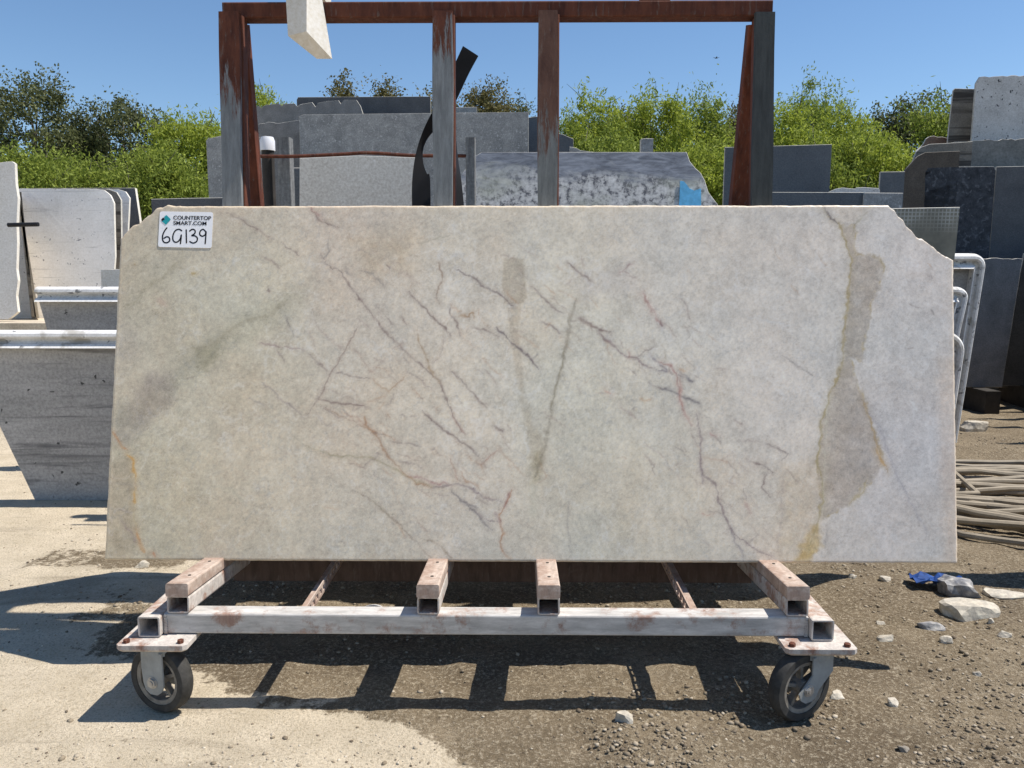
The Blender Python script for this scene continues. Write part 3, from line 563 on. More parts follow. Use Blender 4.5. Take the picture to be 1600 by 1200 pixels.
# back face: connect bottom ring point i to top ring point
topi = np.arange(GNX)[::-1] + (GNX-1) + (GNV-1)
bi = np.arange(GNX-1); bb = last+bi; tt = last + (GNX+GNV-2) + (GNX-1-bi)
qs.append(np.stack([bb+1, bb, tt, tt-1], 1))
Q = np.vstack(qs).astype(np.int32)
ORGS = Vector(((X0+X1)/2, FOOT.y, FOOT.z))
me.vertices.add(len(allP)); me.vertices.foreach_set('co', (allP-np.array(ORGS)).astype(np.float32).ravel())
set_quads(me, Q)
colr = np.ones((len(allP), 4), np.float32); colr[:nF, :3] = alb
ec = np.array([0.70, 0.60, 0.46])
colr[nF:, :3] = ec*(0.8+0.4*fbm(np.arange(3*nb)/9.0, np.zeros(3*nb), 33, 3))[:, None]
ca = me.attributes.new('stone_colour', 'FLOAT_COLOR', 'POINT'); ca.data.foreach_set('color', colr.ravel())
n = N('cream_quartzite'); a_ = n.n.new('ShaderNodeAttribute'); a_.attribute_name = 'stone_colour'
gr = n.noise(170, 5, 0.75); gr2 = n.noise(48, 6, 0.7)
gr3 = n.noise(420, 3, 0.7)
col = n.mix(0.30, a_.outputs['Color'], n.ramp(gr, [(0.3, (0.22,)*3), (0.7, (0.78,)*3)]), 'OVERLAY')
col = n.mix(0.22, col, n.ramp(gr3, [(0.35, (0.2,)*3), (0.65, (0.8,)*3)]), 'OVERLAY')
col = n.mix(0.18, col, n.ramp(gr2, [(0.3, (0.25,)*3), (0.7, (0.75,)*3)]), 'OVERLAY')
n.bump(n.math('ADD', gr, gr2), 0.06, 0.001)
me.materials.append(n.out(col, n.ramp(gr2, [(0.3, (0.22,)*3), (0.7, (0.42,)*3)]), 0, 0.5))
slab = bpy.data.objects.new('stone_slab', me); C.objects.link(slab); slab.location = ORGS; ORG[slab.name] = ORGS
me.set_sharp_from_angle(angle=R(35))
tag(slab, 'big cream quartzite slab with rusty veins and clipped corners leaning on the wheeled cart', 'stone slab', kind='thing')

# sticker with print and handwriting
def sp(x, y, off=0.002, z=Z6): return slabP(z[0]+x/z[2], z[1]+y/z[2], off)
corn = [(372, 282), (732, 290), (742, 50), (385, 44)]
rr = 16; outl = []
for k in range(4):
    p = Vector(corn[k]); a = Vector(corn[k-1]); b = Vector(corn[(k+1) % 4])
    pa_ = p+(a-p).normalized()*rr; pb_ = p+(b-p).normalized()*rr
    for t in (0, 0.25, 0.5, 0.75, 1): q = pa_*(1-t)**2 + p*2*t*(1-t) + pb_*t*t; outl.append(q)
mb = MB(); f_ = [sp(q.x, q.y, 0.0022) for q in outl]; b_ = [sp(q.x, q.y, 0.0002) for q in outl]; k = len(outl)
mb.add(f_+b_, [tuple(range(k))]+[(i, (i+1) % k, k+(i+1) % k, k+i) for i in range(k)])
stk = mb.build('sticker', M['sticker'], slab, 'white rounded sticker with teal logo and handwritten 6G139')
def flat(name, polys, m, parent, off, label=None, th=0.0006):
    mb = MB()
    for pl in polys:
        k = len(pl); mb.add([sp(x, y, off+th) for x, y in pl]+[sp(x, y, off) for x, y in pl], [tuple(range(k))]+[(i, (i+1) % k, k+(i+1) % k, k+i) for i in range(k)])
    return mb.build(name, m, parent, label)
flat('logo_diamond', [[(412, 82), (428, 68), (458, 97), (425, 134), (400, 112), (412, 101), (420, 97)]], M['teal'], stk, 0.0028)
flat('logo_mark', [[(393, 99), (407, 84), (418, 97), (400, 111)]], M['black'], stk, 0.0028)
def text(body, x0, y0, x1, y1, off, parent):
    cu = bpy.data.curves.new('t', 'FONT'); cu.body = body; cu.size = 1; cu.offset = 0.022; cu.extrude = 0.0
    to = bpy.data.objects.new('t', cu); C.objects.link(to); bpy.context.view_layer.update()
    dg = bpy.context.evaluated_depsgraph_get(); m_ = bpy.data.meshes.new_from_object(to.evaluated_get(dg))
    bpy.data.objects.remove(to)
    vs = [v.co.copy() for v in m_.vertices]; xs = [v.x for v in vs]; ys = [v.y for v in vs]
    mb = MB()
    def mp(v):
        fx_ = (v.x-min(xs))/(max(xs)-min(xs)); fy_ = (v.y-min(ys))/(max(ys)-min(ys)); return sp(x0+(x1-x0)*fx_+ (1-fy_)*0, y1+(y0-y1)*fy_ + fx_*4, off)
    mb.add([mp(v) for v in vs], [tuple(p.vertices) for p in m_.polygons])
    return mb.build('printed_text', M['black'], parent, 'printed words '+body)
text('COUNTERTOP', 475, 72, 728, 99, 0.0031, stk); text('SMART.COM', 475, 108, 697, 134, 0.0031, stk)
digits = [[(434, 152), (418, 172), (405, 200), (403, 232), (414, 251), (434, 253), (450, 240), (447, 220), (430, 214), (410, 226)],
          [(534, 176), (514, 164), (490, 172), (474, 200), (472, 232), (486, 250), (506, 246), (522, 226), (528, 200), (526, 232), (522, 264)],
          [(561, 164), (562, 210), (563, 258)], [(582, 178), (602, 164), (620, 172), (618, 192), (598, 206), (620, 208), (636, 224), (630, 246), (606, 256), (582, 244)],
          [(692, 180), (674, 164), (656, 176), (652, 198), (668, 210), (688, 200), (694, 178), (692, 215), (688, 264)]]
mb = MB()
def catm(pts, n_=5):
    q = [pts[0]]+pts+[pts[-1]]; o = []
    for i in range(1, len(q)-2):
        for t in np.linspace(0, 1, n_, endpoint=False):
            p0, p1, p2, p3 = q[i-1], q[i], q[i+1], q[i+2]
            o.append(tuple(0.5*((2*p1[a]) + (-p0[a]+p2[a])*t + (2*p0[a]-5*p1[a]+4*p2[a]-p3[a])*t*t + (-p0[a]+3*p1[a]-3*p2[a]+p3[a])*t**3) for a in range(len(p1))))
    o.append(tuple(pts[-1])); return o
for d_ in digits:
    pts = catm(d_, 6); b = len(mb.v); k = len(pts); hwid = 4.6
    for i, (x, y) in enumerate(pts):
        x0_, y0_ = pts[max(i-1, 0)]; x1_, y1_ = pts[min(i+1, k-1)]; L = math.hypot(x1_-x0_, y1_-y0_)+1e-6; nx_, ny_ = -(y1_-y0_)/L, (x1_-x0_)/L
        tp_ = hwid*(0.75 if i in (0, k-1) else 1); mb.v += [sp(x+nx_*tp_, y+ny_*tp_, 0.0026), sp(x-nx_*tp_, y-ny_*tp_, 0.0026)]
    for i in range(k-1): mb.f.append((b+2*i, b+2*i+1, b+2*i+3, b+2*i+2)); mb.mi.append(0)
mb.build('handwriting', M['black'], stk, 'handwritten black number 6G139', smooth=True)

# ------------------------------------------------------------------ slab cart (A-frame on casters)
cart = empty('slab_cart', (-0.12, 3.3, 0), 'rusty steel A-frame slab cart on casters carrying the cream slab', 'slab cart')
XL, XR = onY(222, 975, 2.6).x, onY(1298, 975, 2.6).x          # outer edges of the side beams
CB = [-1.185, -0.32, 0.095, 0.945]                            # crossbar / post stations
BM = 0.006
yf = 2.6; RZ0, RZ1 = 0.272, 0.344; tw = 0.075
rail_y = (yf+tw/2); zc = (RZ0+RZ1)/2
mb = MB().beam((XL+tw+0.002, rail_y, zc), (XR-tw-0.002, rail_y, zc), tw, RZ1-RZ0, 0.005, bev=BM)
# weld beads
for sx_, xx in ((1, XL+tw+0.004), (-1, XR-tw-0.004)):
    for k in range(7): mb.box((xx+sx_*0.004, yf-0.001, RZ0+0.006+k*0.010), (0.012, 0.006, 0.009), Matrix.Rotation(0.3*k, 3, 'Y'))
mb.build('front_rail', M['cart_grey'], cart, 'worn pale front rail with rusty ends')
MB().beam((XL+tw+0.002, 4.0, zc), (XR-tw-0.002, 4.0, zc), tw, RZ1-RZ0, 0.005, bev=BM).build('rear_rail', M['cart_steel'], cart)
for xx in (XL+tw/2, XR-tw/2):
    MB().beam((xx, yf-0.03, zc+0.001), (xx, 4.06, zc+0.001), tw, RZ1-RZ0, 0.005, bev=BM).build('side_beam', M['cart_steel'], cart)
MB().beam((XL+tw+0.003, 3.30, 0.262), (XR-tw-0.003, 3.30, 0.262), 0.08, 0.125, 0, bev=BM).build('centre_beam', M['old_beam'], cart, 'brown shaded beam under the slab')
DN = math.tan(R(4.9))
for k, xx in enumerate(CB):
    ob = None
    for side in (0, 1):
        y0, y1 = (yf+0.0, 3.22) if side == 0 else (4.02, 3.40)
        z0 = RZ1+0.0025; dz = abs(y1-y0)*DN
        a = Vector((xx, y0, z0+0.031)); b = Vector((xx, y1, z0+0.031-dz))
        cb = MB().beam(a, b, 0.076, 0.060, 0.005, bev=0.008).build('crossbar', M['cart_steel'] if k != 3 else M['cart_steel'], cart)
        a2 = a + Vector((0, -0.004 if side == 0 else 0.004, 0.054)); b2 = b + Vector((0, 0, 0.054))
        pd = MB().beam(a2, b2, 0.078, 0.046, 0, bev=0.006)
        pd.build('pad', M['pad'], cb)
        for t in (0.16, 0.45): c_ = a2.lerp(b2, t); MB().cyl(c_+Vector((0.004, 0, 0.0225)), (0, 0, 1), 0.006, 0.004, 10).build('screw', M['dark_pipe'], cb)
# posts
def post_y(z): return 3.335 + (z-2.5)*math.tan(R(4.6))
ZT = onY(700, 15, 3.33).z
for k, xx in enumerate(CB):
    px_ = onY([359, 691.5, 856, 1194][k], 170, post_y(2.1)).x
    zt = ZT if k != 3 else ZT-0.01
    zb_ = 0.40
    d = Vector((0, post_y(zt)-post_y(zb_), zt-zb_)).normalized(); up = Vector((0, 1, 0))
    fw = 0.080; fd = 0.022
    po = MB().beam((px_+0.008, post_y(zb_)+fd+0.035, zb_), (px_+0.008, post_y(zt)+fd+0.035, zt-0.01), 0.078, 0.062, 0.004, up=up, bev=BM).build('post', M['rust_post'] if k != 3 else M['rust_post_b'], cart)
    fb = MB()
    segs = 14; pr = random.Random(k); pts0 = None
    for i in range(segs):
        ta, tb = i/segs, (i+1)/segs; za = zb_+(zt-zb_)*ta; zb2 = zb_+(zt-zb_)*tb
        wa = fw/2*(1+0.05*math.sin(5.1*ta*3+k)); wb = fw/2*(1+0.05*math.sin(5.1*tb*3+k))
        ya, yb = post_y(za), post_y(zb2)
        fb.add([(px_-wa, ya, za), (px_+wa, ya, za), (px_+wa, ya+fd, za), (px_-wa, ya+fd, za), (px_-wb, yb, zb2), (px_+wb, yb, zb2), (px_+wb, yb+fd, zb2), (px_-wb, yb+fd, zb2)],
               [(0, 1, 5, 4), (1, 2, 6, 5), (2, 3, 7, 6), (3, 0, 4, 7)] + ([(3, 2, 1, 0)] if i == 0 else []) + ([(4, 5, 6, 7)] if i == segs-1 else []))
    fb.build('facing_strip', M['face_%d' % (k+1)], po, ['rust topped grey facing strip', 'grey weathered facing strip', 'brown topped grey facing strip', 'dark grey facing strip'][k])
    # rear leg
    rx = px_; rxb = px_-0.085 if k == 0 else px_
    bz = 0.33; ya, yb = 3.44, 4.00
    if k in (0, 3):
        MB().beam((rxb, yb, bz), (rx, ya, zt-0.02), 0.085, 0.06, 0.004, up=up, bev=BM).build('rear_post', M['rust_post_b'], cart)
    else:
        MB().beam((rxb, yb, bz), (rx, ya, zt-0.02), 0.05, 0.05, 0.004, up=up, bev=BM).build('rear_post', M['rust_post_b'], cart)
bz0, bz1 = onY(700, 28, 3.40).z, onY(700, 3, 3.40).z
bxl, bxr = onY(349, 15, 3.40).x, onY(1206, 15, 3.40).x
tb_ = MB().beam((bxl, 3.43, (bz0+bz1)/2), (bxr, 3.43, (bz0+bz1)/2), 0.085, bz1-bz0, 0.005, bev=BM).build('top_beam', M['rust_beam'], cart)
lx = onY(1022, 2, 3.43).x
MB().box((lx, 3.43, bz1+0.008), (0.12, 0.07, 0.012)).tube([(lx-0.05, 3.43, bz1+0.01), (lx-0.045, 3.43, bz1+0.08), (lx, 3.43, bz1+0.12), (lx+0.045, 3.43, bz1+0.08), (lx+0.05, 3.43, bz1+0.01)], 0.012, 10).build('lifting_lug', M['rust_beam'], tb_)
# perforated angle braces
for xx in (-0.765, 0.60):
    s_ = 1 if xx < 0 else -1
    mb = MB(); y0, y1 = yf+tw+0.002, 3.258; L = y1-y0; z0 = 0.318
    mb.box((xx-s_*0.022, (y0+y1)/2, z0-0.024), (0.044, L, 0.005))
    mb.box((xx+s_*0.003, (y0+y1)/2, z0+0.016), (0.005, L, 0.012)); mb.box((xx+s_*0.003, (y0+y1)/2, z0-0.018), (0.005, L, 0.012))
    nh = 11
    for i in range(nh+1): mb.box((xx+s_*0.003, y0+0.01+(L-0.02)*i/nh, z0-0.001), (0.005, 0.020, 0.0215))
    mb.build('perforated_brace', M['pad'], cart)
# casters
def caster(cx, cy, rot, mirror):
    Rz = Matrix.Rotation(rot, 3, 'Z'); ce = Vector((cx, cy, 0))
    def T(x, y, z): return ce + Rz@Vector((x, y, z)) + Vector((0, 0, 0))
    pl = MB()
    # plate is square to the cart
    hw, hd = 0.120, 0.105
    o2 = [(-hw+0.012, -hd), (hw-0.012, -hd), (hw, -hd+0.012), (hw, hd-0.012), (hw-0.012, hd), (-hw+0.012, hd), (-hw, hd-0.012), (-hw, -hd+0.012)]
    sc = 0.93
    vs = [(cx+a*sc, cy+b*sc, 0.246) for a, b in o2] + [(cx+a, cy+b, 0.254) for a, b in o2] + [(cx+a, cy+b, 0.2700) for a, b in o2]
    pl.add(vs, [tuple(range(8))[::-1], tuple(range(16, 24))] + [(r*8+i, r*8+(i+1) % 8, r*8+8+(i+1) % 8, r*8+8+i) for r in (0, 1) for i in range(8)])
    plate = pl.build('caster', M['cart_steel'], cart, origin=(cx, cy, 0.25))
    for a, b in ((-1, -1), (1, -1), (-1, 1), (1, 1)):
        MB().cyl((cx+a*(hw-0.028), cy+b*(hd-0.025), 0.275), (0, 0, 1), 0.011, 0.012, 6).build('bolt', M['rust_beam'], plate)
    R_ = 0.122; ce = ce+Vector((0, -0.035, 0)); ox = mirror     # wheel trails the swivel
    axz = R_+0.001; ax = Rz@Vector((0, 1, 0))
    fk = MB(); fk.cyl(T(0, 0, 0.232), (0, 0, 1), 0.052, 0.028, 24)
    for s_ in (-1, 1):
        yy = s_*0.040
        prof = [(-0.045, 0.232), (0.045, 0.232), (0.046, 0.17), (ox+0.047, 0.115), (ox+0.036, 0.092), (ox+0.018, 0.080), (ox-0.012, 0.079), (ox-0.032, 0.092), (ox-0.040, 0.115), (-0.046, 0.17)]
        k = len(prof); fk.add([T(a, yy-0.003, b) for a, b in prof]+[T(a, yy+0.003, b) for a, b in prof], [tuple(range(k)), tuple(range(k, 2*k))[::-1]]+[(i, (i+1) % k, k+(i+1) % k, k+i) for i in range(k)])
    fk.build('fork', plain('galvanised_grey', (0.30, 0.31, 0.30), 0.55, 0.25, 14) if 'fork' not in M else M['fork'], plate)
    wc = T(ox, 0, axz); hwid = 0.026
    MB().lathe(wc, ax, [(R_*0.74, -hwid), (R_*0.93, -hwid), (R_, -hwid*0.6), (R_+0.001, 0), (R_, hwid*0.6), (R_*0.93, hwid), (R_*0.74, hwid)], 48).build('tyre', M['tyre'], plate, smooth=True)
    rm = MB().lathe(wc, ax, [(R_*0.62, -hwid*0.8), (R_*0.745, -hwid*0.9), (R_*0.745, hwid*0.9), (R_*0.62, hwid*0.8)], 40)
    rm.lathe(wc, ax, [(0.001, -hwid*1.1), (0.026, -hwid*1.1), (0.026, hwid*1.1), (0.001, hwid*1.1)], 20)
    x_ = ax.orthogonal().normalized(); y_ = ax.cross(x_)
    for i in range(5):
        a = 2*math.pi*i/5+0.4; dv = x_*math.cos(a)+y_*math.sin(a); rm.beam(wc+dv*0.02, wc+dv*R_*0.66, 0.012, 0.022, 0, up=ax)
    rm.build('rim', M['rim'], plate, smooth=True)
    axb = MB().cyl(wc, ax, 0.009, 0.108, 12)
    for s_ in (-1, 1):
        axb.cyl(wc+ax*s_*0.047, ax, 0.0175, 0.009, 6); axb.cyl(wc+ax*s_*0.044, ax, 0.021, 0.003, 20)
    axb.build('axle_bolt', plain('zinc_bolt', (0.45, 0.44, 0.42), 0.4, 0.3, 30, 0.6), plate)
    return plate
pxL = (onY(178, 1003, 2.5).x + onY(286, 1003, 2.5).x)/2; pxR = (onY(1237, 1008, 2.5).x + onY(1338, 1008, 2.5).x)/2
caster(pxL, 2.615, R(-20), 0.0); caster(pxR, 2.615, R(26), -0.062)
caster(pxL, 3.99, R(25), 0.03); caster(pxR, 3.99, R(-15), 0.03)

# slab on the far side of the cart, only its shadow and foot show
def prism(name, outline, thick, m, em, label, cat='stone slab', nrm=None, parent=None, chamf=0.003, group=None):
    """outline: world points of the front face; extruded away from the viewer"""
    k = len(outline); c = sum(outline, Vector())/k
    if nrm is None: nrm = (outline[1]-outline[0]).cross(outline[2]-outline[0]).normalized()
    if nrm.y > 0: nrm = -nrm
    inn = []
    for p in outline:
        d = (c-p); d -= nrm*d.dot(nrm); inn.append(p + d.normalized()*chamf)
    mid = [p - nrm*chamf for p in outline]; bk = [p - nrm*thick for p in outline]
    mb = MB(); mb.add(inn, [tuple(range(k))], 0)
    b = 0; mb.v += mid; mb.v += bk
    for i in range(k):
        j = (i+1) % k
        mb.f += [(i, j, k+j, k+i), (k+i, k+j, 2*k+j, 2*k+i)]; mb.mi += [1, 1]
    mb.f.append(tuple(range(2*k, 3*k))[::-1]); mb.mi.append(0)
    o = mb.build(name, [m, em], parent, label)
    if not parent: o['category'] = cat; o['kind'] = 'thing'
    if group: o['group'] = group
    return o
def wedge(pts): return [Vector(p) for p in pts]
prism('stone_slab', wedge([(-1.85, 3.86, 0.425), (1.92, 3.86, 0.425), (1.86, 3.62, 1.36), (1.3, 3.56, 1.62), (-1.45, 3.55, 1.66), (-1.8, 3.62, 1.35)]), 0.03, M['cream_grey'], M['edge'],
      'second slab leaning against the far side of the cart behind the cream slab')

def slabpx(label, top, Y, lean, m, zb=None, th=0.03, em=None, left=None, right=None, jag=0.0, seed=1, cat='stone slab', name='stone_slab', group=None, zpx=None, bottom_px=None):
    """a slab standing on the ground; top = outline points read off the photo on the plane y = Y + (z-1.5) tan(lean)"""
    t = math.tan(R(lean))
    if zpx: top = [(zpx[0]+x/zpx[2], zpx[1]+y/zpx[2]) for x, y in top]
    pts = [onP(x, y, Y, t) for x, y in top]
    if jag > 0:
        rg = random.Random(seed); o = []
        for a, b in zip(pts[:-1], pts[1:]):
            nseg = max(1, int((b-a).length/0.05)); o.append(a)
            for i in range(1, nseg): q = a.lerp(b, i/nseg); q.z += rg.uniform(-jag, jag); o.append(q)
        o.append(pts[-1]); pts = o
    if bottom_px is not None: zb_ = onP(top[0][0], bottom_px, Y, t).z
    elif zb is None: zb_ = gz((pts[0].x+pts[-1].x)/2, Y) - 0.01
    else: zb_ = zb
    yb = Y + (zb_-1.5)*t
    xl = pts[0].x if left is None else left; xr = pts[-1].x if right is None else right
    outline = [Vector((xl, yb, zb_))] + pts + [Vector((xr, yb, zb_))]
    if (outline[0]-outline[1]).length < 0.02: outline.pop(0)
    if (outline[-1]-outline[-2]).length < 0.02: outline.pop()
    nrm = Vector((0, -1, t)).normalized()
    return prism(name, outline[::-1], th, m, em or M['edge'], label, cat, nrm=nrm, group=group)
Z1 = (0, 0, 4.0); Z2 = (320, 0, 3.6375); Z3 = (700, 0, 2.909); Z4 = (1100, 100, 3.2); Z5 = (0, 240, 4.2857); ZS = (630, 60, 4.444); Z9 = (1380, 300, 4.0)
G = M
# centre background
slabpx('grey slab with notched rough top edge behind the two left posts', [(255, 606), (310, 604), (322, 615), (330, 603), (352, 596), (422, 588), (437, 604), (447, 590), (508, 587), (527, 606), (540, 594), (610, 581), (630, 608), (642, 586), (690, 575), (760, 571), (775, 592), (790, 568), (862, 568), (885, 602), (900, 648)], 13.0, 0, G['grey_granite'], zpx=Z2, seed=3)
slabpx('dark charcoal slab standing behind the notched grey slab', [(463.5, 156), (465.7, 151.7), (673, 150.6)], 13.6, 0, G['charcoal'])
slabpx('brownish grey slab with wavy top edge left of the long grey slab', [(395.5, 195), (413, 193), (418, 190.5), (432, 192.5), (455, 189.5), (470, 188)], 12.4, 0, G['grey_granite'], jag=0.012)
slabpx('long pale grey leathered slab standing behind the black rubber belt', [(467, 182), (474, 179), (700, 176.5), (826, 175)], 12.0, 0, G['grey_leather'])
slabpx('small low grey slab peeking above the long grey slab right of the belt', [(700, 168), (745, 167)], 12.9, 0, G['grey_leather'])
slabpx('blue grey slab with sloping clipped top behind the third post', [(822, 184), (839, 182), (855, 196), (868.5, 207.5), (880, 210), (896, 217)], 12.6, 0, G['slate_blue'])
slabpx('low grey slab with broken corner just right of the clipped blue grey slab', [(890, 229), (900, 231), (907, 235), (930, 238)], 12.2, 0, G['grey_leather'])
slabpx('narrow grey slab standing just left of the leftmost post', [(322, 220), (325, 216), (333, 215), (344, 212.5), (420, 213)], 10.5, 0, G['grey_leather'], jag=0.01)
slabpx('dark slab whose top edge lies just above the tagged corner of the cream slab', [(236, 311), (290, 309.5), (400, 308)], 7.2, 0, G['charcoal'])
slabpx('plain pale grey slab below the curved rusty rod', [(468, 247), (560, 243), (650, 246)], 5.6, 8, G['cream_grey'], zb=0.0)
slabpx('narrow blue grey slab edge right of the grey wooden post', [(450, 262), (469, 262)], 5.9, 0, G['slate_blue'], zb=0)
# white and black speckled granite with dark banding
n = N('banded_white_granite'); v = n.v
bandn = n.noise(2.2, 7, 0.65, n.mapping((0.8, 1, 2.6)), 0.8)
sz = n.n.new('ShaderNodeSeparateXYZ'); n.link(n.v, sz.inputs[0])
hgt = n.math('ADD', n.math('MULTIPLY', sz.outputs['Z'], 1.9), n.math('MULTIPLY', bandn, 1.0))
spk = n.ramp(n.noise(26, 5, 0.72), [(0.40, (0.12, 0.12, 0.13)), (0.50, (0.50, 0.49, 0.47)), (0.7, (0.74, 0.73, 0.70))])
spk = n.mix(n.ramp(n.noise(4, 5, 0.6), [(0.5, BW[0]), (0.66, (0.6,)*3)]), spk, (0.46, 0.47, 0.38))
drk = n.ramp(n.noise(7, 8, 0.75, n.mapping((0.7, 1, 3.5)), 0.7), [(0.34, (0.09, 0.10, 0.12)), (0.66, (0.36, 0.38, 0.42))])
col = n.mix(n.ramp(hgt, [(0, BW[0]), (1, BW[1])]), spk, drk)
mr = n.n.new('ShaderNodeMapRange'); n.link(hgt, mr.inputs[0]); mr.inputs[1].default_value = 4.50; mr.inputs[2].default_value = 4.70
col = n.mix(mr.outputs[0], spk, drk)
GM = n.out(col, 0.5)
gr_ = slabpx('white speckled granite slab with dark grey band along its top and blue paint patch', [(717, 285), (723, 270), (729, 262), (741, 245), (752, 238), (880, 237.5), (1073, 237.5), (1078, 252), (1087, 263), (1095, 270), (1101, 281), (1107, 300), (1122, 320), (1126, 345)], 5.2, 11, GM, zb=0.0)
tp = [onP(Z3[0]+x/Z3[2], Z3[1]+y/Z3[2], 5.19, math.tan(R(11))) for x, y in [(1050, 945), (1055, 822), (1072, 824), (1085, 838), (1098, 856), (1120, 866), (1150, 856), (1151, 945)]]
prism('paint_patch', tp[::-1], 0.004, M['tape'], M['tape'], 'light blue paint patch with torn upper edge', parent=gr_, nrm=Vector((0, -1, math.tan(R(11)))).normalized(), chamf=0.001)
slabpx('grey upright stone stub rising in front of the bright shrubs', [(1002, 217), (1010, 216), (1021, 216.5)], 8.0, 0, M['grey_leather'], th=0.09, zb=0.0)
# right background
slabpx('plain dark blue grey slab standing behind the right end post', [(1133, 230), (1300, 225.5)], 9.0, 0, G['slate_blue'])
slabpx('low blue grey slab to the right of the right end post', [(1160, 300), (1350, 300.6)], 7.6, 0, G['slate_blue'], zb=0.0)
slabpx('short grey slab joining the right end of the low blue grey slab', [(1351, 301), (1411, 301.5)], 7.55, 0, G['grey_leather'], zb=0.0)
slabpx('broken pale slab edge showing above the low blue grey slab', [(1296, 299), (1306, 295), (1316, 293), (1330, 294.5), (1337, 295), (1338, 293), (1350, 292.5), (1373, 294), (1375, 298)], 8.3, 4, G['speckled'])
slabpx('small square grey slab beside the dark brown rounded slab', [(1376, 268.5), (1414, 268)], 8.8, 0, G['slate_blue'])
slabpx('dark brown slab with rounded corner at the left of the tall right stack', [(1409, 300), (1410, 280), (1414, 266), (1428, 250), (1434, 244), (1446, 238), (1500, 236)], 9.4, 0, stone('dark_brown_stone', (0.08, 0.065, 0.05), (0.14, 0.115, 0.09), 4), em=G['brown_grey'], zb=0.0)
slabpx('reddish brown rough slab top showing above the rounded slabs at right', [(1432, 235), (1440, 228), (1447, 217), (1452, 213.5), (1465, 214), (1481, 216), (1490, 217)], 10.6, 0, G['rust_stone'], jag=0.02)
slabpx('grey brown slab with rounded corner in front of the reddish rough slab', [(1426, 300), (1427, 250), (1432, 237), (1439, 230), (1453, 225), (1475, 224), (1520, 221)], 9.6, 0, G['brown_grey'], zb=0.1)
slabpx('brown striped slab standing left of the tallest speckled slab', [(1481, 222), (1483, 200), (1490, 141), (1492.5, 138), (1530, 139)], 10.5, 0, G['brown_grey'])
slabpx('tall light grey speckled slab, highest stone at the right of the photo', [(1518, 220), (1525, 130), (1531, 120), (1560, 119), (1600, 118), (1720, 117)], 10.3, 0, G['speckled'], jag=0.008)
slabpx('grey slab with rough bright upper edge below the tall speckled slab', [(1467, 256), (1469, 238), (1477, 228), (1487, 223), (1520, 220), (1600, 216.5), (1720, 213)], 9.8, 0, stone('mottled_grey_stone', (0.17, 0.17, 0.155), (0.29, 0.285, 0.26), 4, 40), jag=0.012)
slabpx('dark blue black crystalline slab behind the white trimmed marble corner', [(1445, 300), (1445.5, 269), (1450, 262), (1500, 260.5), (1553, 260), (1556, 266)], 9.4, 0, G['blue_pearl'], zb=0.2, em=G['grey_leather'])
slabpx('plain charcoal slab at the right edge beside the dark crystalline slab', [(1557, 260.5), (1720, 257)], 9.42, 0, G['charcoal'], zb=0.2)
slabpx('grey granite slab with bright top edge standing lowest at the right edge', [(1480, 403), (1541, 404.5), (1550, 403), (1575, 404), (1598, 404.5)], 9.0, 0, G['grey_granite'], bottom_px=605, right=onY(1566, 600, 9.0).x, jag=0.006, em=G['white_stone'])
slabpx('dark grey slab cut by the right edge of the photo', [(1601, 396), (1720, 398)], 9.1, -4, stone('dark_granite', (0.07, 0.068, 0.062), (0.11, 0.105, 0.095), 3), bottom_px=603, left=onY(1569, 600, 9.0).x)
for x_, lab in ((1520, 'dark timber bearer under the left part of the lowest right slab'), (1612, 'dark timber bearer under the right part of the lowest right slab')):
    p = onY(x_, 615, 9.1); mb = MB().box((p.x, 9.15, 0.125), (0.16, 0.9, 0.25)); o = mb.build('timber_bearer', M['dark_pipe']); tag(o, lab, 'timber')
# mesh backed slab
n = N('fibreglass_mesh_back'); v = n.mapping((40, 40, 40))
wv = []
for ax_ in ('X', 'Z'):
    wv_ = n.n.new('ShaderNodeTexWave'); wv_.bands_direction = ax_; wv_.inputs['Scale'].default_value = 11.0 if ax_ == 'X' else 11.0; wv_.inputs['Distortion'].default_value = 0.3
    n.link(n.v, wv_.inputs['Vector']); wv.append(wv_.outputs['Fac'])
grid = n.math('MAXIMUM', n.ramp(wv[0], [(0.72, BW[0]), (0.9, BW[1])]), n.ramp(wv[1], [(0.72, BW[0]), (0.9, BW[1])]))
szz = n.n.new('ShaderNodeSeparateXYZ'); n.link(n.tc.outputs['Generated'], szz.inputs[0])
vis = n.math('MULTIPLY', n.ramp(szz.outputs['Z'], [(0.90, BW[0]), (0.96, BW[1])]), n.ramp(n.noise(3.5, 4), [(0.38, (0.25,)*3), (0.6, BW[1])]))
basec = n.ramp(n.noise(3, 5), [(0.35, (0.13, 0.125, 0.10)), (0.65, (0.30, 0.28, 0.22))])
col = n.mix(n.math('MULTIPLY', grid, vis), basec, (0.60, 0.60, 0.55))
slabpx('brown slab backed with white fibreglass mesh behind the clipped right corner', [(1370, 326), (1500, 323.5), (1493, 392), (1490, 420)], 6.2, -2, n.out(col, 0.4), zb=0.0, em=M['white_stone'])
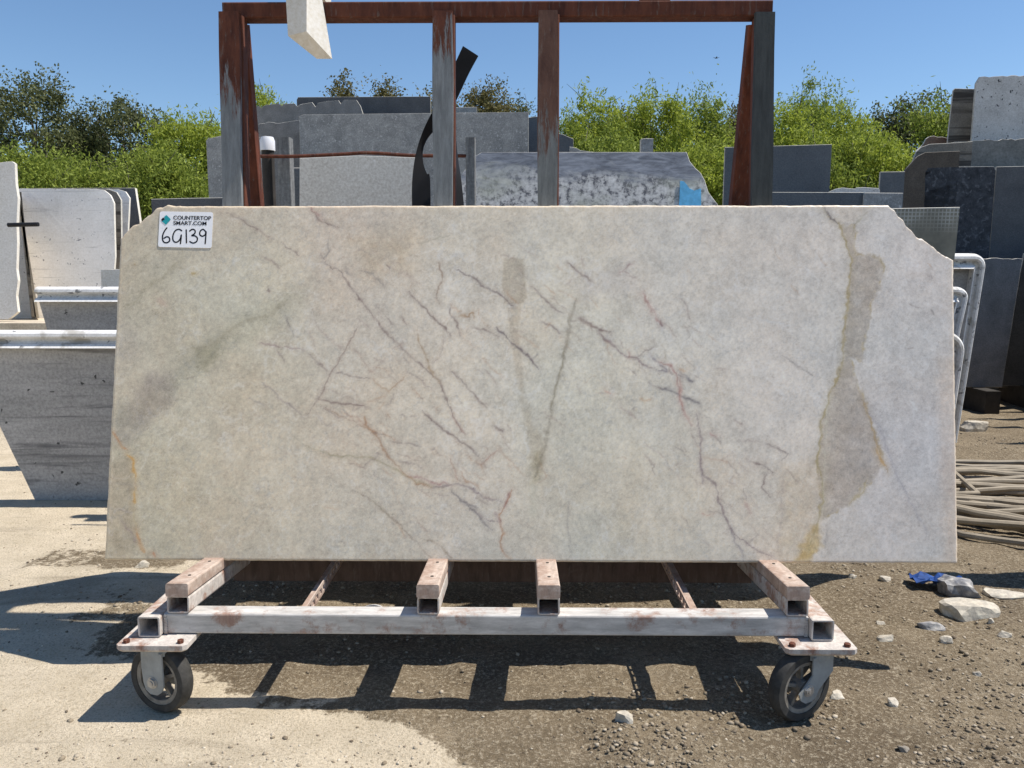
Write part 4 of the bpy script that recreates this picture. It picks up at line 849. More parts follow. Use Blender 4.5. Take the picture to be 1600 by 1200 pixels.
# left background
slabpx('pale grey slab cut by the left edge of the photo beside the steel pin', [(-90, 256), (0, 254), (19, 252.2), (23, 255), (24.5, 287), (28, 310), (26, 350), (27, 380), (25.5, 420), (28, 438), (25, 462), (28, 487), (13, 499)], 8.2, 6, G['pale_slab'], bottom_px=499, th=0.04, em=G['white_stone'], jag=0.004)
for (xt, yt), (xb, ybb), lab, mm in (((29, 300), (50, 497), 'thin slab seen edge on leaning beside the left edge slab', 'brown_grey'), ((25, 297), (57, 497), 'outer thin slab seen edge on in front of the white granite', 'beige_block')):
    a = onY(xt, yt, 8.5); b = onY(xb, ybb, 8.5); tx = 0.03
    mb = MB(); mb.hexa([b, b+Vector((tx, 0, 0)), b+Vector((tx-0.58, 0.9, 0)), b+Vector((-0.58, 0.9, 0)), a, a+Vector((tx, 0, 0)), a+Vector((tx-0.58, 0.9, 0)), a+Vector((-0.58, 0.9, 0))])
    o = mb.build('stone_slab', M[mm]); tag(o, lab, 'stone slab', kind='thing')
pp = onY(28, 351.5, 8.15); pq = onY(60, 350.5, 8.15)
o = MB().tube([pp-Vector((0.1, 0, 0)), pq], 0.022, 10).build('steel_pin', M['rubber']); tag(o, 'black steel pin sticking out sideways from the left edge slab', 'steel pin')
slabpx('large white granite slab at the left with soft grey streaks', [(20, 295), (150, 295), (163, 297), (172, 304), (178, 317), (180, 400), (177, 440)], 8.9, 9, G['white_granite'], jag=0.004, em=G['white_stone'])
slabpx('brown speckled slab edge right behind the large white granite slab', [(60, 296), (170, 295.5), (182, 300), (189, 312), (190, 400), (188, 450)], 9.15, 9, G['brown_grey'], jag=0.006)
slabpx('white slab with rounded rough corner behind the brown speckled slab edge', [(60, 296), (184, 295.5), (196, 299), (202.5, 309), (200, 360), (198, 450)], 9.4, 9, G['white_granite'], jag=0.008, em=G['white_stone'])
slabpx('dark charcoal slab with white right edge behind the white granite slabs', [(30, 294.3), (211, 293.5), (218.5, 345), (222, 400)], 9.9, 6, G['charcoal'], em=G['white_stone'], th=0.05)
slabpx('narrow white offcut standing at the left edge of the cream slab', [(157.5, 420.5), (200, 420.5)], 6.7, 4, G['white_stone'])
p0 = onY(-120, 505, 7.9); p1 = onY(82, 505, 7.9)
mb = MB().box(((p0.x+p1.x)/2, 8.45, (p1.z+0.40)/2), (p1.x-p0.x, 1.1, p1.z-0.40)); o = mb.build('stone_block', M['beige_block']); tag(o, 'low beige stone block under the left edge slab', 'stone block')

# ------------------------------------------------------------------ moulded marble slabs (ogee trimmed)
PROF = [(0.0, 0.0), (0.001, 0.064), (0.024, 0.040), (0.026, 0.018), (0.040, 0.008), (0.056, 0.014), (0.060, 0.036), (0.074, 0.046), (0.092, 0.040), (0.106, 0.020), (0.110, -0.006), (0.104, -0.03)]
def moulded(label, Y, lean, x0, x1, ztop, rad_r, rad_l=None, xb0=None, xb1=None, zb=0.0, trim_h=0.11, left_trim=True):
    """upright marble top with a stepped bullnose moulding along its top and down its ends"""
    t = math.tan(R(lean)); nv = Vector((0, -1, t)).normalized(); uv = Vector((0, t, 1)).normalized()
    def W(a, b, out=0.0): return Vector((a, Y+(zb-1.5)*t, zb)) + uv*b + nv*out
    H = (ztop-zb)/uv.z; k = trim_h/0.11
    xb0 = x0 if xb0 is None else xb0; xb1 = x1 if xb1 is None else xb1
    # outer path: from bottom right up, over the corner, along the top to the left
    path = []
    rr_ = rad_r
    path.append(((xb1, 0), None))
    n0 = 9
    cxr, cyr = x1-rr_, H-rr_
    path = [(xb1, 0.0), (xb1+(x1-xb1)*0.5, (H-rr_)*0.5)]
    path += [(cxr+rr_*math.cos(a), cyr+rr_*math.sin(a)) for a in np.linspace(0, math.pi/2, n0)]
    if rad_l is not None:
        cl_ = x0+rad_l
        path += [(cl_+rad_l*math.cos(a), H-rad_l+rad_l*math.sin(a)) for a in np.linspace(math.pi/2, math.pi, n0)]
        path += [(xb0, 0.0)]
    else: path += [(x0, H)]
    P2 = [Vector((a, b)) for a, b in path]; m_ = len(P2)
    nor = []
    for i in range(m_):
        d = (P2[min(i+1, m_-1)]-P2[max(i-1, 0)]).normalized(); nor.append(Vector((d.y, -d.x)))
    T_ = 0.11*k
    root_c = W((x0+x1)/2, 0)
    # trim
    mb = MB(); np_ = len(PROF)
    for i in range(m_):
        for o_, w_ in PROF:
            q = P2[i] - nor[i]*(T_-o_*k); mb.v.append(W(q.x, q.y, w_*k))
    for i in range(m_-1):
        for j in range(np_-1): mb.f.append((i*np_+j, i*np_+j+1, (i+1)*np_+j+1, (i+1)*np_+j)); mb.mi.append(0)
    for i in (0, m_-1): mb.f.append(tuple(i*np_+j for j in range(np_))); mb.mi.append(0)
    inner = [P2[i]-nor[i]*(T_-0.001) for i in range(m_)]
    if rad_l is None: inner += [Vector((xb0, 0.0))]
    face = [W(q.x, q.y, 0.0) for q in inner]
    o = prism('moulded_marble_slab', face[::-1], 0.03, M['marble'], M['marble'], label, 'marble slab', nrm=nv, chamf=0.0005)
    tr = mb.build('moulding', M['marble_trim'], o, 'white stepped bullnose moulding', smooth=True); tr.data.set_sharp_from_angle(angle=R(30))
    return o
a = onP(-150, 517, 5.0, math.tan(R(-2.6))); b = onP(1521, 518, 5.0, math.tan(R(-2.6)))
lb = onP(37, 780, 5.0, math.tan(R(-2.6)))
moulded('nearest moulded grey marble slab, streaked with black specks, standing lowest left of the cream slab', 5.08, -4.0, onP(-62, 560, 5.05, math.tan(R(-4))).x, b.x, a.z, 0.14, xb0=lb.x, xb1=b.x-0.04, rad_l=None)
a = onP(58, 448, 6.1, math.tan(R(-4))); b = onP(1513, 448, 6.1, math.tan(R(-4)))
moulded('middle moulded grey marble slab with mitred left end above the nearest one', 6.1, -4.0, a.x, b.x, a.z, 0.09, xb0=a.x+0.22, xb1=b.x-0.15)
b = onP(1541, 396, 7.0, math.tan(R(-7)))
moulded('farthest moulded marble slab with rounded white corner right of the cream slab', 7.0, -7.0, b.x-3.0, b.x, b.z, 0.12, xb1=b.x-0.02, trim_h=0.125)

# ------------------------------------------------------------------ things between and above
# black rubber belt hung behind the second post
def ribbon(mb, left, right, Y0, Y1, th=0.012, z=ZS):
    k = len(left)
    L_ = [onY(z[0]+x/z[2], z[1]+y/z[2], Y0+(Y1-Y0)*i/(k-1)) for i, (x, y) in enumerate(left)]
    R2 = [onY(z[0]+x/z[2], z[1]+y/z[2], Y0+(Y1-Y0)*i/(k-1)+0.02) for i, (x, y) in enumerate(right)]
    dv = Vector((0, th, 0)); b = len(mb.v); mb.v += L_+R2+[p+dv for p in L_]+[p+dv for p in R2]
    for i in range(k-1):
        mb.f += [(b+i, b+i+1, b+k+i+1, b+k+i), (b+2*k+i, b+2*k+i+1, b+3*k+i+1, b+3*k+i), (b+i, b+i+1, b+2*k+i+1, b+2*k+i), (b+k+i, b+k+i+1, b+3*k+i+1, b+3*k+i)]; mb.mi += [0]*4
    mb.f += [(b, b+k, b+3*k, b+2*k), (b+k-1, b+2*k-1, b+4*k-1, b+3*k-1)]; mb.mi += [0]*2
mb = MB()
le = catm([(415, 52), (370, 150), (310, 280), (240, 440), (180, 550), (130, 660), (90, 790), (68, 920), (60, 1040), (62, 1200), (66, 1400)], 4)
ri = catm([(520, 120), (455, 240), (390, 380), (330, 500), (250, 600), (170, 690), (135, 780), (140, 870), (165, 940), (186, 980), (190, 1400)], 4)
ribbon(mb, le, ri, 3.62, 3.58)
le = catm([(300, 400), (318, 520), (335, 650), (350, 800), (358, 960), (362, 1400)], 4); ri = catm([(345, 400), (350, 500), (362, 650), (382, 850), (405, 1000), (445, 1400)], 4)
ribbon(mb, le, ri, 3.66, 3.60)
o = mb.build('rubber_belt', M['rubber'], smooth=True); tag(o, 'twisted black rubber belt hanging behind the second post of the cart', 'rubber belt')
# pale stone strip hooked over the top beam
SN, SF = 3.303, 3.379
n0_, n1_ = onY(450, 56, SN), onY(479, 49, SN); f0_, f1_ = onY(495, 92, SF), onY(519, 92, SF); xa = n0_.x
mb = MB().hexa([n0_, n1_, f1_, f0_, Vector((n0_.x-0.012, SN, 3.0)), Vector((n1_.x+0.02, SN, 3.0)), Vector((f1_.x-0.09, SF, 3.0)), Vector((f0_.x-0.09, SF, 3.0))])
mb.box((xa+0.05, 3.53, bz1+0.14), (0.07, 0.34, 0.14))
o = mb.build('stone_strip', M['white_stone']); tag(o, 'cream white stone strip hooked over the rusty top beam at upper left', 'stone strip')
# rack post with white cap, wooden post, rusty rod
p = onY(421, 300, 4.9); r_ = 0.042
e = empty('capped_pipe', (p.x, 4.9, 0), 'dark pipe post with a white plastic cap right of the leftmost post', 'pipe post')
zt = onY(421, 233, 4.9).z; zc2 = onY(421, 213, 4.9).z
MB().cyl((p.x, 4.9, zt/2), (0, 0, 1), r_*0.9, zt, 20).build('pipe', M['dark_pipe'], e, smooth=True)
MB().lathe((p.x, 4.9, zt-0.01), (0, 0, 1), [(0.001, 0), (r_*1.05, 0), (r_*1.05, (zc2-zt)*0.75), (r_*0.85, (zc2-zt)+0.005), (0.001, (zc2-zt)+0.01)], 20, closed=False).build('cap', M['plastic'], e, smooth=True)
a = onY(432, 214, 4.8); b = onY(452, 214, 4.8)
o = MB().beam(((a.x+b.x)/2, 4.84, 0), ((a.x+b.x)/2, 4.84, a.z), b.x-a.x, 0.08, 0, up=(0, 1, 0), bev=0.006).build('wooden_post', M['grey_wood']); tag(o, 'weathered grey wooden post beside the white capped pipe', 'wooden post')
a = onY(727, 214, 4.7); b = onY(742, 214, 4.7)
o = MB().beam(((a.x+b.x)/2, 4.75, 0), ((a.x+b.x)/2, 4.75, a.z), b.x-a.x, 0.08, 0, up=(0, 1, 0), bev=0.006).build('wooden_post', M['grey_wood']); tag(o, 'short grey wooden post between the black belt and the speckled granite', 'wooden post')
rod = catm([(300, 888), (480, 889), (640, 883), (800, 875), (900, 869), (1000, 872), (1190, 884), (1500, 886)], 5)
o = MB().tube([onY(Z2[0]+x/Z2[2], Z2[1]+y/Z2[2], 4.72) for x, y in rod], 0.010, 8).build('rusty_rod', M['rust_beam'], smooth=True); tag(o, 'bowed rusty rod spanning from the wooden post to behind the belt', 'steel rod')
# white plastic lid on the ground
pc = onZ(582, 952, 0.03)
o = MB().lathe((pc.x, pc.y, near_z(pc.x, pc.y)), (0, 0, 1), [(0.001, 0), (0.062, 0), (0.060, 0.012), (0.045, 0.034), (0.02, 0.043), (0.001, 0.045)], 28, closed=False).build('plastic_bowl', M['plastic'], smooth=True); tag(o, 'upturned white plastic bowl on the ground behind the front rail', 'plastic bowl')

# ------------------------------------------------------------------ stones, rubbish, hose
def rock(name, label, cat, x, y, dims, m, seed, rot=0.0, sharp=1.0, sink=0.32, sub=3, lift=0):
    bm = bmesh.new(); bmesh.ops.create_icosphere(bm, subdivisions=sub, radius=0.5)
    rg = random.Random(seed); off = rg.uniform(0, 50)
    from mathutils import noise as mn
    pls = [(Vector((rg.gauss(0, 1), rg.gauss(0, 1), rg.gauss(0, 1))).normalized(), rg.uniform(0.24, 0.40)) for _ in range(16)]
    for v in bm.verts:
        c = v.co.copy()
        for pn, pd_ in pls:
            dd_ = c.dot(pn)
            if dd_ > pd_: c -= pn*(dd_-pd_)
        k = 1.15 + 0.22*sharp*mn.noise(c*2.2+Vector((off, 0, 0))) + 0.16*sharp*mn.noise(c*5+Vector((0, off, 0))) + 0.07*sharp*mn.noise(c*12+Vector((0, 0, off)))
        c = c*k; c = Vector((max(-0.43, min(0.43, c.x)), c.y, max(-0.36, min(0.36, c.z))))
        v.co = Matrix.Rotation(rot, 3, 'Z')@Vector((c.x*dims[0], c.y*dims[1], c.z*dims[2]))
    lo = min(v.co.z for v in bm.verts)
    me = bpy.data.meshes.new(name); bm.to_mesh(me); bm.free(); me.materials.append(m)
    o = bpy.data.objects.new(name, me); C.objects.link(o); o.location = (x, y, near_z(x, y)-lo-sink*dims[2]+lift)
    return tag(o, label, cat)
def rk(px, py, wpx, hpx, label, m='rock', seed=1, dep=0.8, **kw):
    q = onZ(px, py, 0.0); sc = (q-CAM).length/FPX; w_ = wpx*sc; h_ = hpx*sc
    return rock(kw.pop('name', 'rock'), label, kw.pop('cat', 'rock'), q.x, q.y, (w_*0.88, w_*dep*0.85, max(h_, 0.008)*1.5), M[m], seed, **kw)
rk(1513, 960, 96, 30, 'flat pale limestone rock on the dirt right of the cart', seed=4, dep=0.55, sharp=0.8)
rk(1497, 925, 62, 34, 'crumpled grey film lump against the blue plastic scrap', 'grey_film', 7, 0.8, name='crumpled_film', cat='plastic rubbish', sharp=1.6)
rk(1450, 983, 50, 16, 'small crumpled blue grey plastic scrap in front of the flat rock', 'grey_film', 12, 0.6, name='crumpled_film', cat='plastic rubbish', sharp=1.5)
rk(1570, 930, 60, 14, 'low broken stone half buried by the right edge', seed=22, dep=0.6)
rk(1384, 1004, 30, 12, 'thin brown stone chip right of the right caster plate', seed=31, dep=0.5)
rk(1478, 1003, 22, 14, 'small pale stone below the crumpled blue grey scrap', seed=33)
rk(1331, 905, 16, 10, 'small white stone just under the slab edge near its right corner', seed=34)
rk(1376, 977, 16, 9, 'small flat beige stone left of the crumpled scrap', seed=36)
rk(1528, 1054, 14, 9, 'lone small white pebble in the bare dirt lower right', seed=37)
rk(974, 1131, 34, 26, 'fist sized white stone in the dirt in front of the cart', seed=41, dep=0.8, sharp=1.2)
rk(222, 886, 26, 12, 'small dark rimmed stone at the edge of the slab shadow on the left', seed=43)
rk(1412, 1170, 20, 12, 'dark brown stone near the bottom edge at the right', 'brown_grey', 45)
rk(1396, 1098, 22, 14, 'white stone right of the right front caster', seed=48)
rk(1306, 1090, 28, 12, 'pale stone close beside the right front caster wheel', seed=49)
rk(1568, 996, 20, 12, 'beige stone near the right edge below the flat rock', seed=50)
rk(1523, 672, 44, 22, 'pile of white stone crumbs in the shade by the hose', 'rock', 55, 0.6)
rk(1385, 908, 22, 9, 'flat cream stone under the lower right part of the slab', seed=61)
rk(1548, 975, 12, 8, 'tiny cream stone touching the flat limestone rock', seed=62)
# blue film
c0 = onZ(1466, 908, 0.03); rg = random.Random(5); mb = MB(); k1, k2 = 9, 6
vs = []
for j in range(k2):
    for i in range(k1):
        vs.append(Vector((c0.x-0.13+0.26*i/(k1-1)+rg.uniform(-.008, .008), c0.y-0.05+0.12*j/(k2-1)+rg.uniform(-.01, .01), 0.0)))
for q_ in vs: q_.z = near_z(q_.x, q_.y) + 0.012 + 0.045*abs(math.sin(q_.x*31)*math.cos(q_.y*40)) + rg.uniform(0, .02)
mb.add(vs, [(j*k1+i, j*k1+i+1, (j+1)*k1+i+1, (j+1)*k1+i) for j in range(k2-1) for i in range(k1-1)])
mb.add([v_-Vector((0, 0, 0.003)) for v_ in vs], [(j*k1+i, j*k1+i+1, (j+1)*k1+i+1, (j+1)*k1+i) for j in range(k2-1) for i in range(k1-1)])
o = mb.build('plastic_scrap', M['blue_plastic']); tag(o, 'torn scrap of dark blue plastic film behind the flat limestone rock', 'plastic rubbish')
# hose coils
rg = random.Random(11); path = []
turns = 15; cx0, cy0 = 3.55, 5.15
for i in range(turns*40):
    a = 2*math.pi*i/40; k = i/(turns*40)
    rx_ = 1.22 + 0.20*math.sin(a*0.37+1) + 0.10*math.sin(3*a+k*9); ry_ = 0.12 + 0.80*((k*6.3) % 1.0) + 0.06*math.sin(2*a+k*14)
    x_ = cx0 + rx_*math.cos(a) + 0.14*math.sin(k*11); y_ = cy0 + ry_*math.sin(a) + 0.20*math.sin(k*17)
    path.append((x_, y_, near_z(x_, y_) + 0.022 + 0.030*(1+math.sin(a*1.7+k*20)) ))
o = MB().tube(path, 0.020, 8).build('hose', M['hose'], smooth=True); tag(o, 'long tan hose lying in loose coils right of the cream slab', 'hose')
# unseen slab added past the right edge to cast the corner shadow
prism('stone_slab', wedge([(2.72, 3.62, 0.0), (4.6, 3.62, 0.0), (4.6, 3.95, 1.45), (2.86, 3.95, 1.45), (2.74, 3.85, 1.05)]), 0.03, M['grey_granite'], M['edge'], 'unseen grey slab added past the right edge to shadow the dirt')

# bird far off in the sky
bp = onY(1119, 91, 55); mb = MB()
mb.tube([bp+Vector((-0.10, 0, 0)), bp+Vector((-0.03, 0, 0.01)), bp+Vector((0.07, 0, 0.015)), bp+Vector((0.12, 0, 0.02))], 0, 8, rs=[0.01, 0.032, 0.028, 0.006])
for sg_ in (-1, 1): mb.add([bp+Vector((-0.03, 0, 0.02)), bp+Vector((0.05, 0, 0.02)), bp+Vector((0.04, sg_*0.12, 0.075)), bp+Vector((0.0, sg_*0.26, 0.05)), bp+Vector((-0.02, sg_*0.12, 0.07))], [(0, 1, 2, 3, 4)])
for sg_ in (-1, 1): mb.add([bp+Vector((-0.02, 0, 0.02)), bp+Vector((0.04, 0, 0.02)), bp+Vector((sg_*0.13, 0.02, 0.06)), bp+Vector((sg_*0.24, 0.02, 0.035))], [(0, 1, 2), (0, 2, 3)])
o = mb.build('bird', M['rubber']); tag(o, 'tiny dark bird flying in the blue sky between the right posts', 'bird')
for k, (yy_, xx_, hh_) in enumerate(((6.95, 4.95, 1.2), (7.75, 5.45, 1.9), (8.25, 5.75, 2.0), (8.7, 6.05, 2.0))):  # unseen slabs added out of view so their shadows streak the ground
    prism('stone_slab', wedge([(xx_, yy_, -0.01), (xx_+2.6, yy_, -0.01), (xx_+2.6, yy_+0.22, hh_), (xx_+0.05*k, yy_+0.22, hh_-0.05)]), 0.03, M['grey_granite'], M['edge'], ['nearest', 'second', 'third', 'farthest'][k]+' unseen grey slab added past the right edge for shadow streaks')
# gravel
rs = np.random.RandomState(3)
ic = bmesh.new(); bmesh.ops.create_icosphere(ic, subdivisions=1, radius=1); iv = np.array([v.co[:] for v in ic.verts]); it = np.array([[v.index for v in f.verts] for f in ic.faces]); ic.free()
def gravel(name, label, count, smin, smax, m, sel, seed, yr=(2.1, 8.5)):
    rs = np.random.RandomState(seed)
    yy = yr[0] + (yr[1]-yr[0])*rs.rand(count*3)**1.9; xx = rs.uniform(-1, 1, count*3)*(0.72*yy+0.5)
    i = np.clip(np.searchsorted(gx, xx), 1, nx-1); j = np.clip(np.searchsorted(gy, yy), 1, ny-1); li = light[j*nx+i]
    clump = fbm(xx*2.3, yy*2.3, 66, 3)
    keep = np.nonzero(rs.rand(count*3) < sel(li, clump))[0][:count]; xx, yy = xx[keep], yy[keep]; zz = fz[(j*nx+i)[keep]]
    n_ = len(xx); s_ = smin + (smax-smin)*rs.rand(n_)**3.2
    sc = s_[:, None]*np.stack([rs.uniform(.7, 1.4, n_), rs.uniform(.7, 1.2, n_), rs.uniform(.4, .8, n_)], 1)
    a = rs.uniform(0, 6.28, n_); ca, sa = np.cos(a), np.sin(a)
    loc = iv[None]*sc[:, None, :]*(1+rs.uniform(-.25, .25, (n_, len(iv), 1)))
    V_ = np.stack([loc[..., 0]*ca[:, None]-loc[..., 1]*sa[:, None]+xx[:, None], loc[..., 0]*sa[:, None]+loc[..., 1]*ca[:, None]+yy[:, None], loc[..., 2]+zz[:, None]+s_[:, None]*0.15], 2).reshape(-1, 3)
    F_ = (it[None]+(np.arange(n_)*len(iv))[:, None, None]).reshape(-1, 3).astype(np.int32)
    me = bpy.data.meshes.new(name); me.vertices.add(len(V_)); me.vertices.foreach_set('co', V_.astype(np.float32).ravel())
    me.loops.add(F_.size); me.loops.foreach_set('vertex_index', F_.ravel()); me.polygons.add(len(F_))
    me.polygons.foreach_set('loop_start', np.arange(0, F_.size, 3, dtype=np.int32)); me.polygons.foreach_set('loop_total', np.full(len(F_), 3, dtype=np.int32))
    me.update(calc_edges=True); me.materials.append(m); o = bpy.data.objects.new(name, me); C.objects.link(o); return tag(o, label, None, kind='stuff')
n = N('gravel_stones'); g = n.n.new('ShaderNodeNewGeometry')
gm = n.out(n.ramp(g.outputs['Random Per Island'], [(0.0, (0.13, 0.10, 0.07)), (0.5, (0.24, 0.195, 0.135)), (0.90, (0.36, 0.30, 0.22)), (1.0, (0.46, 0.40, 0.31))]), 0.9)
gravel('gravel', 'loose brown and cream gravel on the dirt', 21000, 0.0018, 0.0105, gm, lambda l, c: (1-l)*sm(0.35, 0.62, c)*0.9+0.04, 5)
n = N('pale_gravel_stones'); g = n.n.new('ShaderNodeNewGeometry')
gm2 = n.out(n.ramp(g.outputs['Random Per Island'], [(0.0, (0.14, 0.11, 0.08)), (0.3, (0.38, 0.32, 0.24)), (1.0, (0.62, 0.55, 0.44))]), 0.9)
gravel('pale_gravel', 'fine pale grit on the light caliche ground', 7000, 0.0015, 0.007, gm2, lambda l, c: l*sm(0.3, 0.7, c), 6)

# ------------------------------------------------------------------ trees and shrubs
def leaves_mesh(cent, nl, sig, ll, lw, rs, upb):
    K = len(cent); n_ = K*nl
    c = np.repeat(cent, nl, 0) + rs.normal(0, 1, (n_, 3))*np.repeat(sig, nl)[:, None]*np.array([1, 1, 0.8])
    d = rs.normal(0, 1, (n_, 3)); d[:, 2] = d[:, 2]+upb; d /= np.linalg.norm(d, axis=1)[:, None]
    r2 = rs.normal(0, 1, (n_, 3)); wv_ = np.cross(d, r2); wv_ /= np.linalg.norm(wv_, axis=1)[:, None]+1e-9
    l_ = ll*rs.uniform(.6, 1.4, n_)[:, None]/2; w_ = lw*rs.uniform(.6, 1.4, n_)[:, None]/2
    return np.stack([c-d*l_, c+wv_*w_, c+d*l_, c-wv_*w_], 1).reshape(-1, 3)
def quads_obj(name, V_, m, parent, org):
    me = bpy.data.meshes.new(name); me.vertices.add(len(V_)); me.vertices.foreach_set('co', (V_-np.array(org)).astype(np.float32).ravel())
    set_quads(me, np.arange(len(V_), dtype=np.int32).reshape(-1, 4), False); me.materials.append(m)
    o = bpy.data.objects.new(name, me); C.objects.link(o)
    if parent: o.parent = parent; o.location = Vector(org)-ORG[parent.name]
    else: o.location = org
    ORG[o.name] = Vector(org); return o
def tree(name, label, px, pyt, hw, Y, kind, seed, bot=0.08):
    rs = np.random.RandomState(seed); top = onY(px, pyt, Y); x0 = top.x; zg = gz(x0, Y); H = top.z-zg; Wd = hw/FPX*Y*(1.45 if name == 'shrub' else 1.35)
    e = empty(name, (x0, Y, zg), label, 'tree' if name != 'shrub' else 'shrub', None)
    mats = {'oak': M['leaf_oak'], 'olive': M['leaf_olive'], 'green': M['leaf_green'], 'lime': M['leaf_lime']}[kind]
    if kind in ('oak', 'olive'): K, nl, ll, lw, upb, sg = 170, 115, 0.095, 0.055, 0.2, 0.19
    else: K, nl, ll, lw, upb, sg = 150, 140, 0.115, 0.036, 0.9, 0.20
    cz = zg + H*(0.60 if kind in ('oak', 'olive') else 0.52); rz = zg+H-cz
    cent = []
    ph = rs.uniform(0, 6.28, 4)
    while len(cent) < K:
        u = rs.normal(0, 1, 3); u /= np.linalg.norm(u); r = rs.uniform(0.25, 1)**0.5
        th = math.atan2(u[2], u[0]); lob = 0.90+0.10*math.sin(3*th+ph[0])+0.09*math.sin(7*th+ph[1])+0.06*math.sin(13*th+ph[2])
        p = np.array([x0+u[0]*Wd*r*lob, Y+u[1]*Wd*0.8*r, cz+u[2]*rz*r*(lob*0.9+0.15)])
        if p[2] > zg+H*bot and p[2] <= zg+H*1.0: cent.append(p)
    cent = np.array(cent)
    # twigs poking out of the top
    sig = rs.uniform(0.5, 1.5, K)*sg
    V_ = leaves_mesh(cent, nl, sig, ll, lw, rs, upb)
    ntw = 26; tw_ = []
    for i in rs.choice(np.argsort(-cent[:, 2])[:K//2], ntw):
        for q in range(4): tw_.append(cent[i]+np.array([rs.normal(0, .08), rs.normal(0, .08), 0.12+0.13*q]))
    V2 = leaves_mesh(np.array(tw_), 9, np.full(len(tw_), 0.06), ll*0.9, lw, rs, upb)
    V_ = np.vstack([V_, V2])
    # trunk and limbs
    mb = MB(); tr = 0.05+H*0.018; sp_ = Vector((x0, Y, zg+H*(0.28 if kind in ('oak', 'olive') else 0.10)))
    mb.tube([(x0, Y, zg-0.1), (x0+rs.normal(0, .05), Y, (zg+sp_.z)/2), sp_], tr, 8, rs=[tr*1.25, tr, tr*0.85])
    for i in rs.choice(K, 26 if kind in ('oak', 'olive') else 18, replace=False):
        p = Vector(cent[i]); midp = sp_.lerp(p, 0.5)+Vector(rs.normal(0, .14, 3)); q1 = sp_.lerp(midp, 0.5)+Vector(rs.normal(0, .06, 3))+Vector((0, 0, .05))
        mb.tube([sp_, q1, midp, midp.lerp(p, 0.55)+Vector(rs.normal(0, .07, 3)), p], 0, 5, rs=[tr*0.55, tr*0.4, tr*0.27, tr*0.16, 0.008])
    for i in rs.choice(np.argsort(-cent[:, 2])[:K//2], 16):
        p = Vector(cent[i]); u_ = Vector((rs.normal(0, .22), rs.normal(0, .22), rs.uniform(0.25, 0.6)))
        mb.tube([p, p+u_*0.5+Vector((rs.normal(0, .04), 0, 0)), p+u_], 0, 4, rs=[0.014, 0.009, 0.004])
    mb.build('trunk', M['bark'], e, smooth=True)
    quads_obj('crown', V_, mats, e, (x0, Y, cz))
    return e
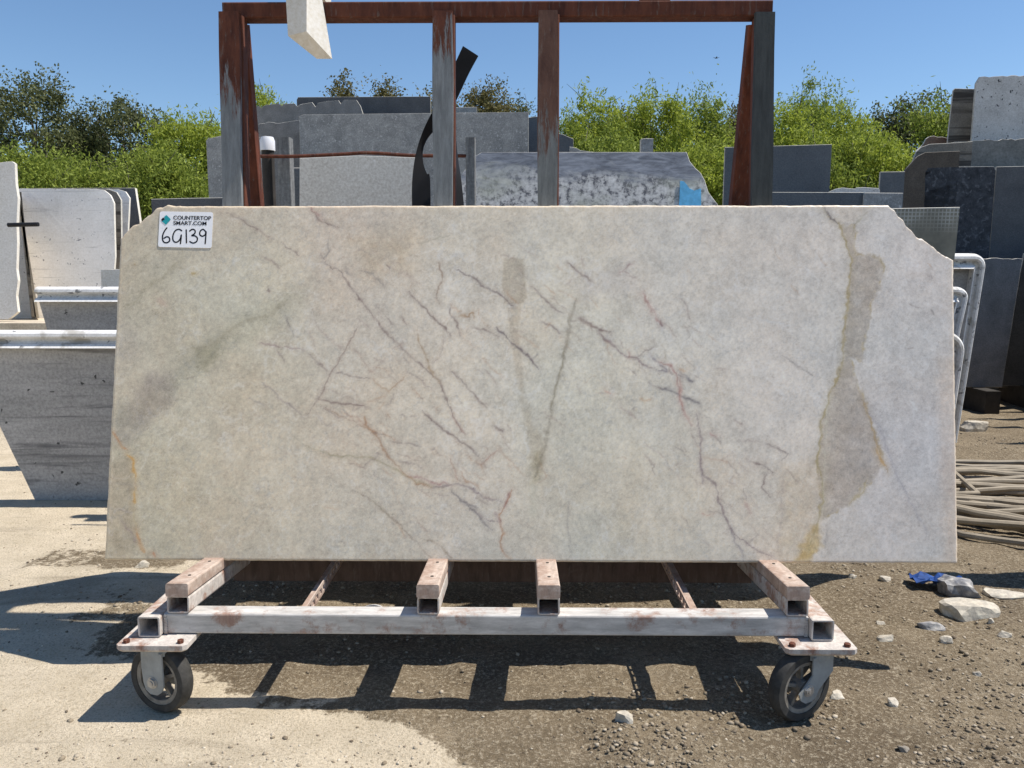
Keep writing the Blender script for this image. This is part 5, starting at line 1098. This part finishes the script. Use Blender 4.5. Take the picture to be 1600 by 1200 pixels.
T = [('oak_tree', 'tall dark oak with open crown at the far left edge', 42, 117, 78, 24, 'oak'),
     ('oak_tree', 'dark oak with reddish twigs and two humped tops left of the cart', 190, 146, 66, 25, 'oak'),
     ('oak_tree', 'small dark oak filling the dip between the two big left oaks', 118, 188, 46, 26, 'oak'),
     ('shrub', 'lime green shrub between the two big left oaks and the white granite', 60, 238, 60, 21, 'green'),
     ('shrub', 'green thicket shrub above the large white granite slab', 150, 255, 52, 20.5, 'green'),
     ('shrub', 'tall bright green shrub left of the leftmost post', 296, 172, 52, 22, 'lime'),
     ('shrub', 'dull green shrub in front of the tall bright one left of the leftmost post', 255, 240, 45, 20, 'green'),
     ('shrub', 'feathery green tree top peeking above the notched grey slab', 425, 136, 40, 24, 'lime'),
     ('oak_tree', 'small olive tree top above the dark charcoal slab', 541, 124, 26, 27, 'olive'),
     ('oak_tree', 'round olive bush top just left of the second post', 602, 134, 20, 28, 'olive'),
     ('oak_tree', 'olive tree crown half hidden behind the second post', 684, 136, 30, 28, 'olive'),
     ('oak_tree', 'sparse olive tree top right of the black belt', 757, 131, 44, 27, 'olive'),
     ('oak_tree', 'dark low treetop between the belt and the third post', 812, 160, 34, 29, 'oak'),
     ('shrub', 'mixed green shrub touching the right side of the third post', 896, 168, 48, 24, 'green'),
     ('shrub', 'tallest wispy green shrub left of the grey stone stub', 946, 147, 48, 23, 'lime'),
     ('oak_tree', 'brownish shrub top behind the wispy green shrubs', 978, 164, 40, 27, 'olive'),
     ('shrub', 'wispy lime shrub directly above the grey stone stub', 1030, 143, 54, 22.5, 'lime'),
     ('shrub', 'green feathery shrub left of the right end post', 1088, 142, 50, 24, 'green'),
     ('oak_tree', 'brown green tree right behind the right end post', 1150, 160, 46, 27, 'olive'),
     ('shrub', 'bright lime shrub just right of the right end post', 1222, 160, 52, 22, 'lime'),
     ('shrub', 'tall thin green shrub above the plain blue grey slab', 1266, 132, 44, 25, 'green'),
     ('shrub', 'rounded lime shrub right of the plain blue grey slab', 1322, 158, 52, 22.5, 'lime'),
     ('shrub', 'low bright shrub above the small square grey slab', 1375, 205, 52, 20, 'lime'),
     ('oak_tree', 'broad olive green oak left of the tall right stack', 1436, 142, 66, 25, 'oak'),
     ('shrub', 'green shrub tucked against the brown striped slab', 1486, 150, 44, 23, 'green'),
     ('shrub', 'low green shrub behind the broken pale slab edge', 1300, 225, 55, 20, 'green'),
     ('shrub', 'low lime shrub behind the blue paint patch', 1120, 220, 55, 20, 'lime'),
     ('shrub', 'low green shrub behind the speckled granite slab', 950, 212, 60, 20.5, 'green'),
     ('oak_tree', 'dark oak hidden mostly by the tall speckled slab', 1580, 150, 70, 26, 'oak')]
for k, (nm, lab, px, pt, hw, Y, kd) in enumerate(T): tree(nm, lab, px, pt, hw, Y, kd, 100+k)
# dense thicket behind everything
rs = np.random.RandomState(77); K = 900
xx = rs.uniform(-30, 30, K); yy = rs.uniform(29, 34, K); zt_ = 2.0+rs.uniform(0, 1, K)**0.8*(3.3+1.0*np.array(fbm(xx*0.25, yy*0, 9, 3)))
V_ = leaves_mesh(np.stack([xx, yy, zt_], 1), 60, np.full(K, 0.42), 0.26, 0.14, rs, 0.4)
o = quads_obj('far_thicket', V_, M['leaf_wood'], None, (0, 31, 2)); tag(o, 'dark green thicket behind the trees', None, kind='stuff')
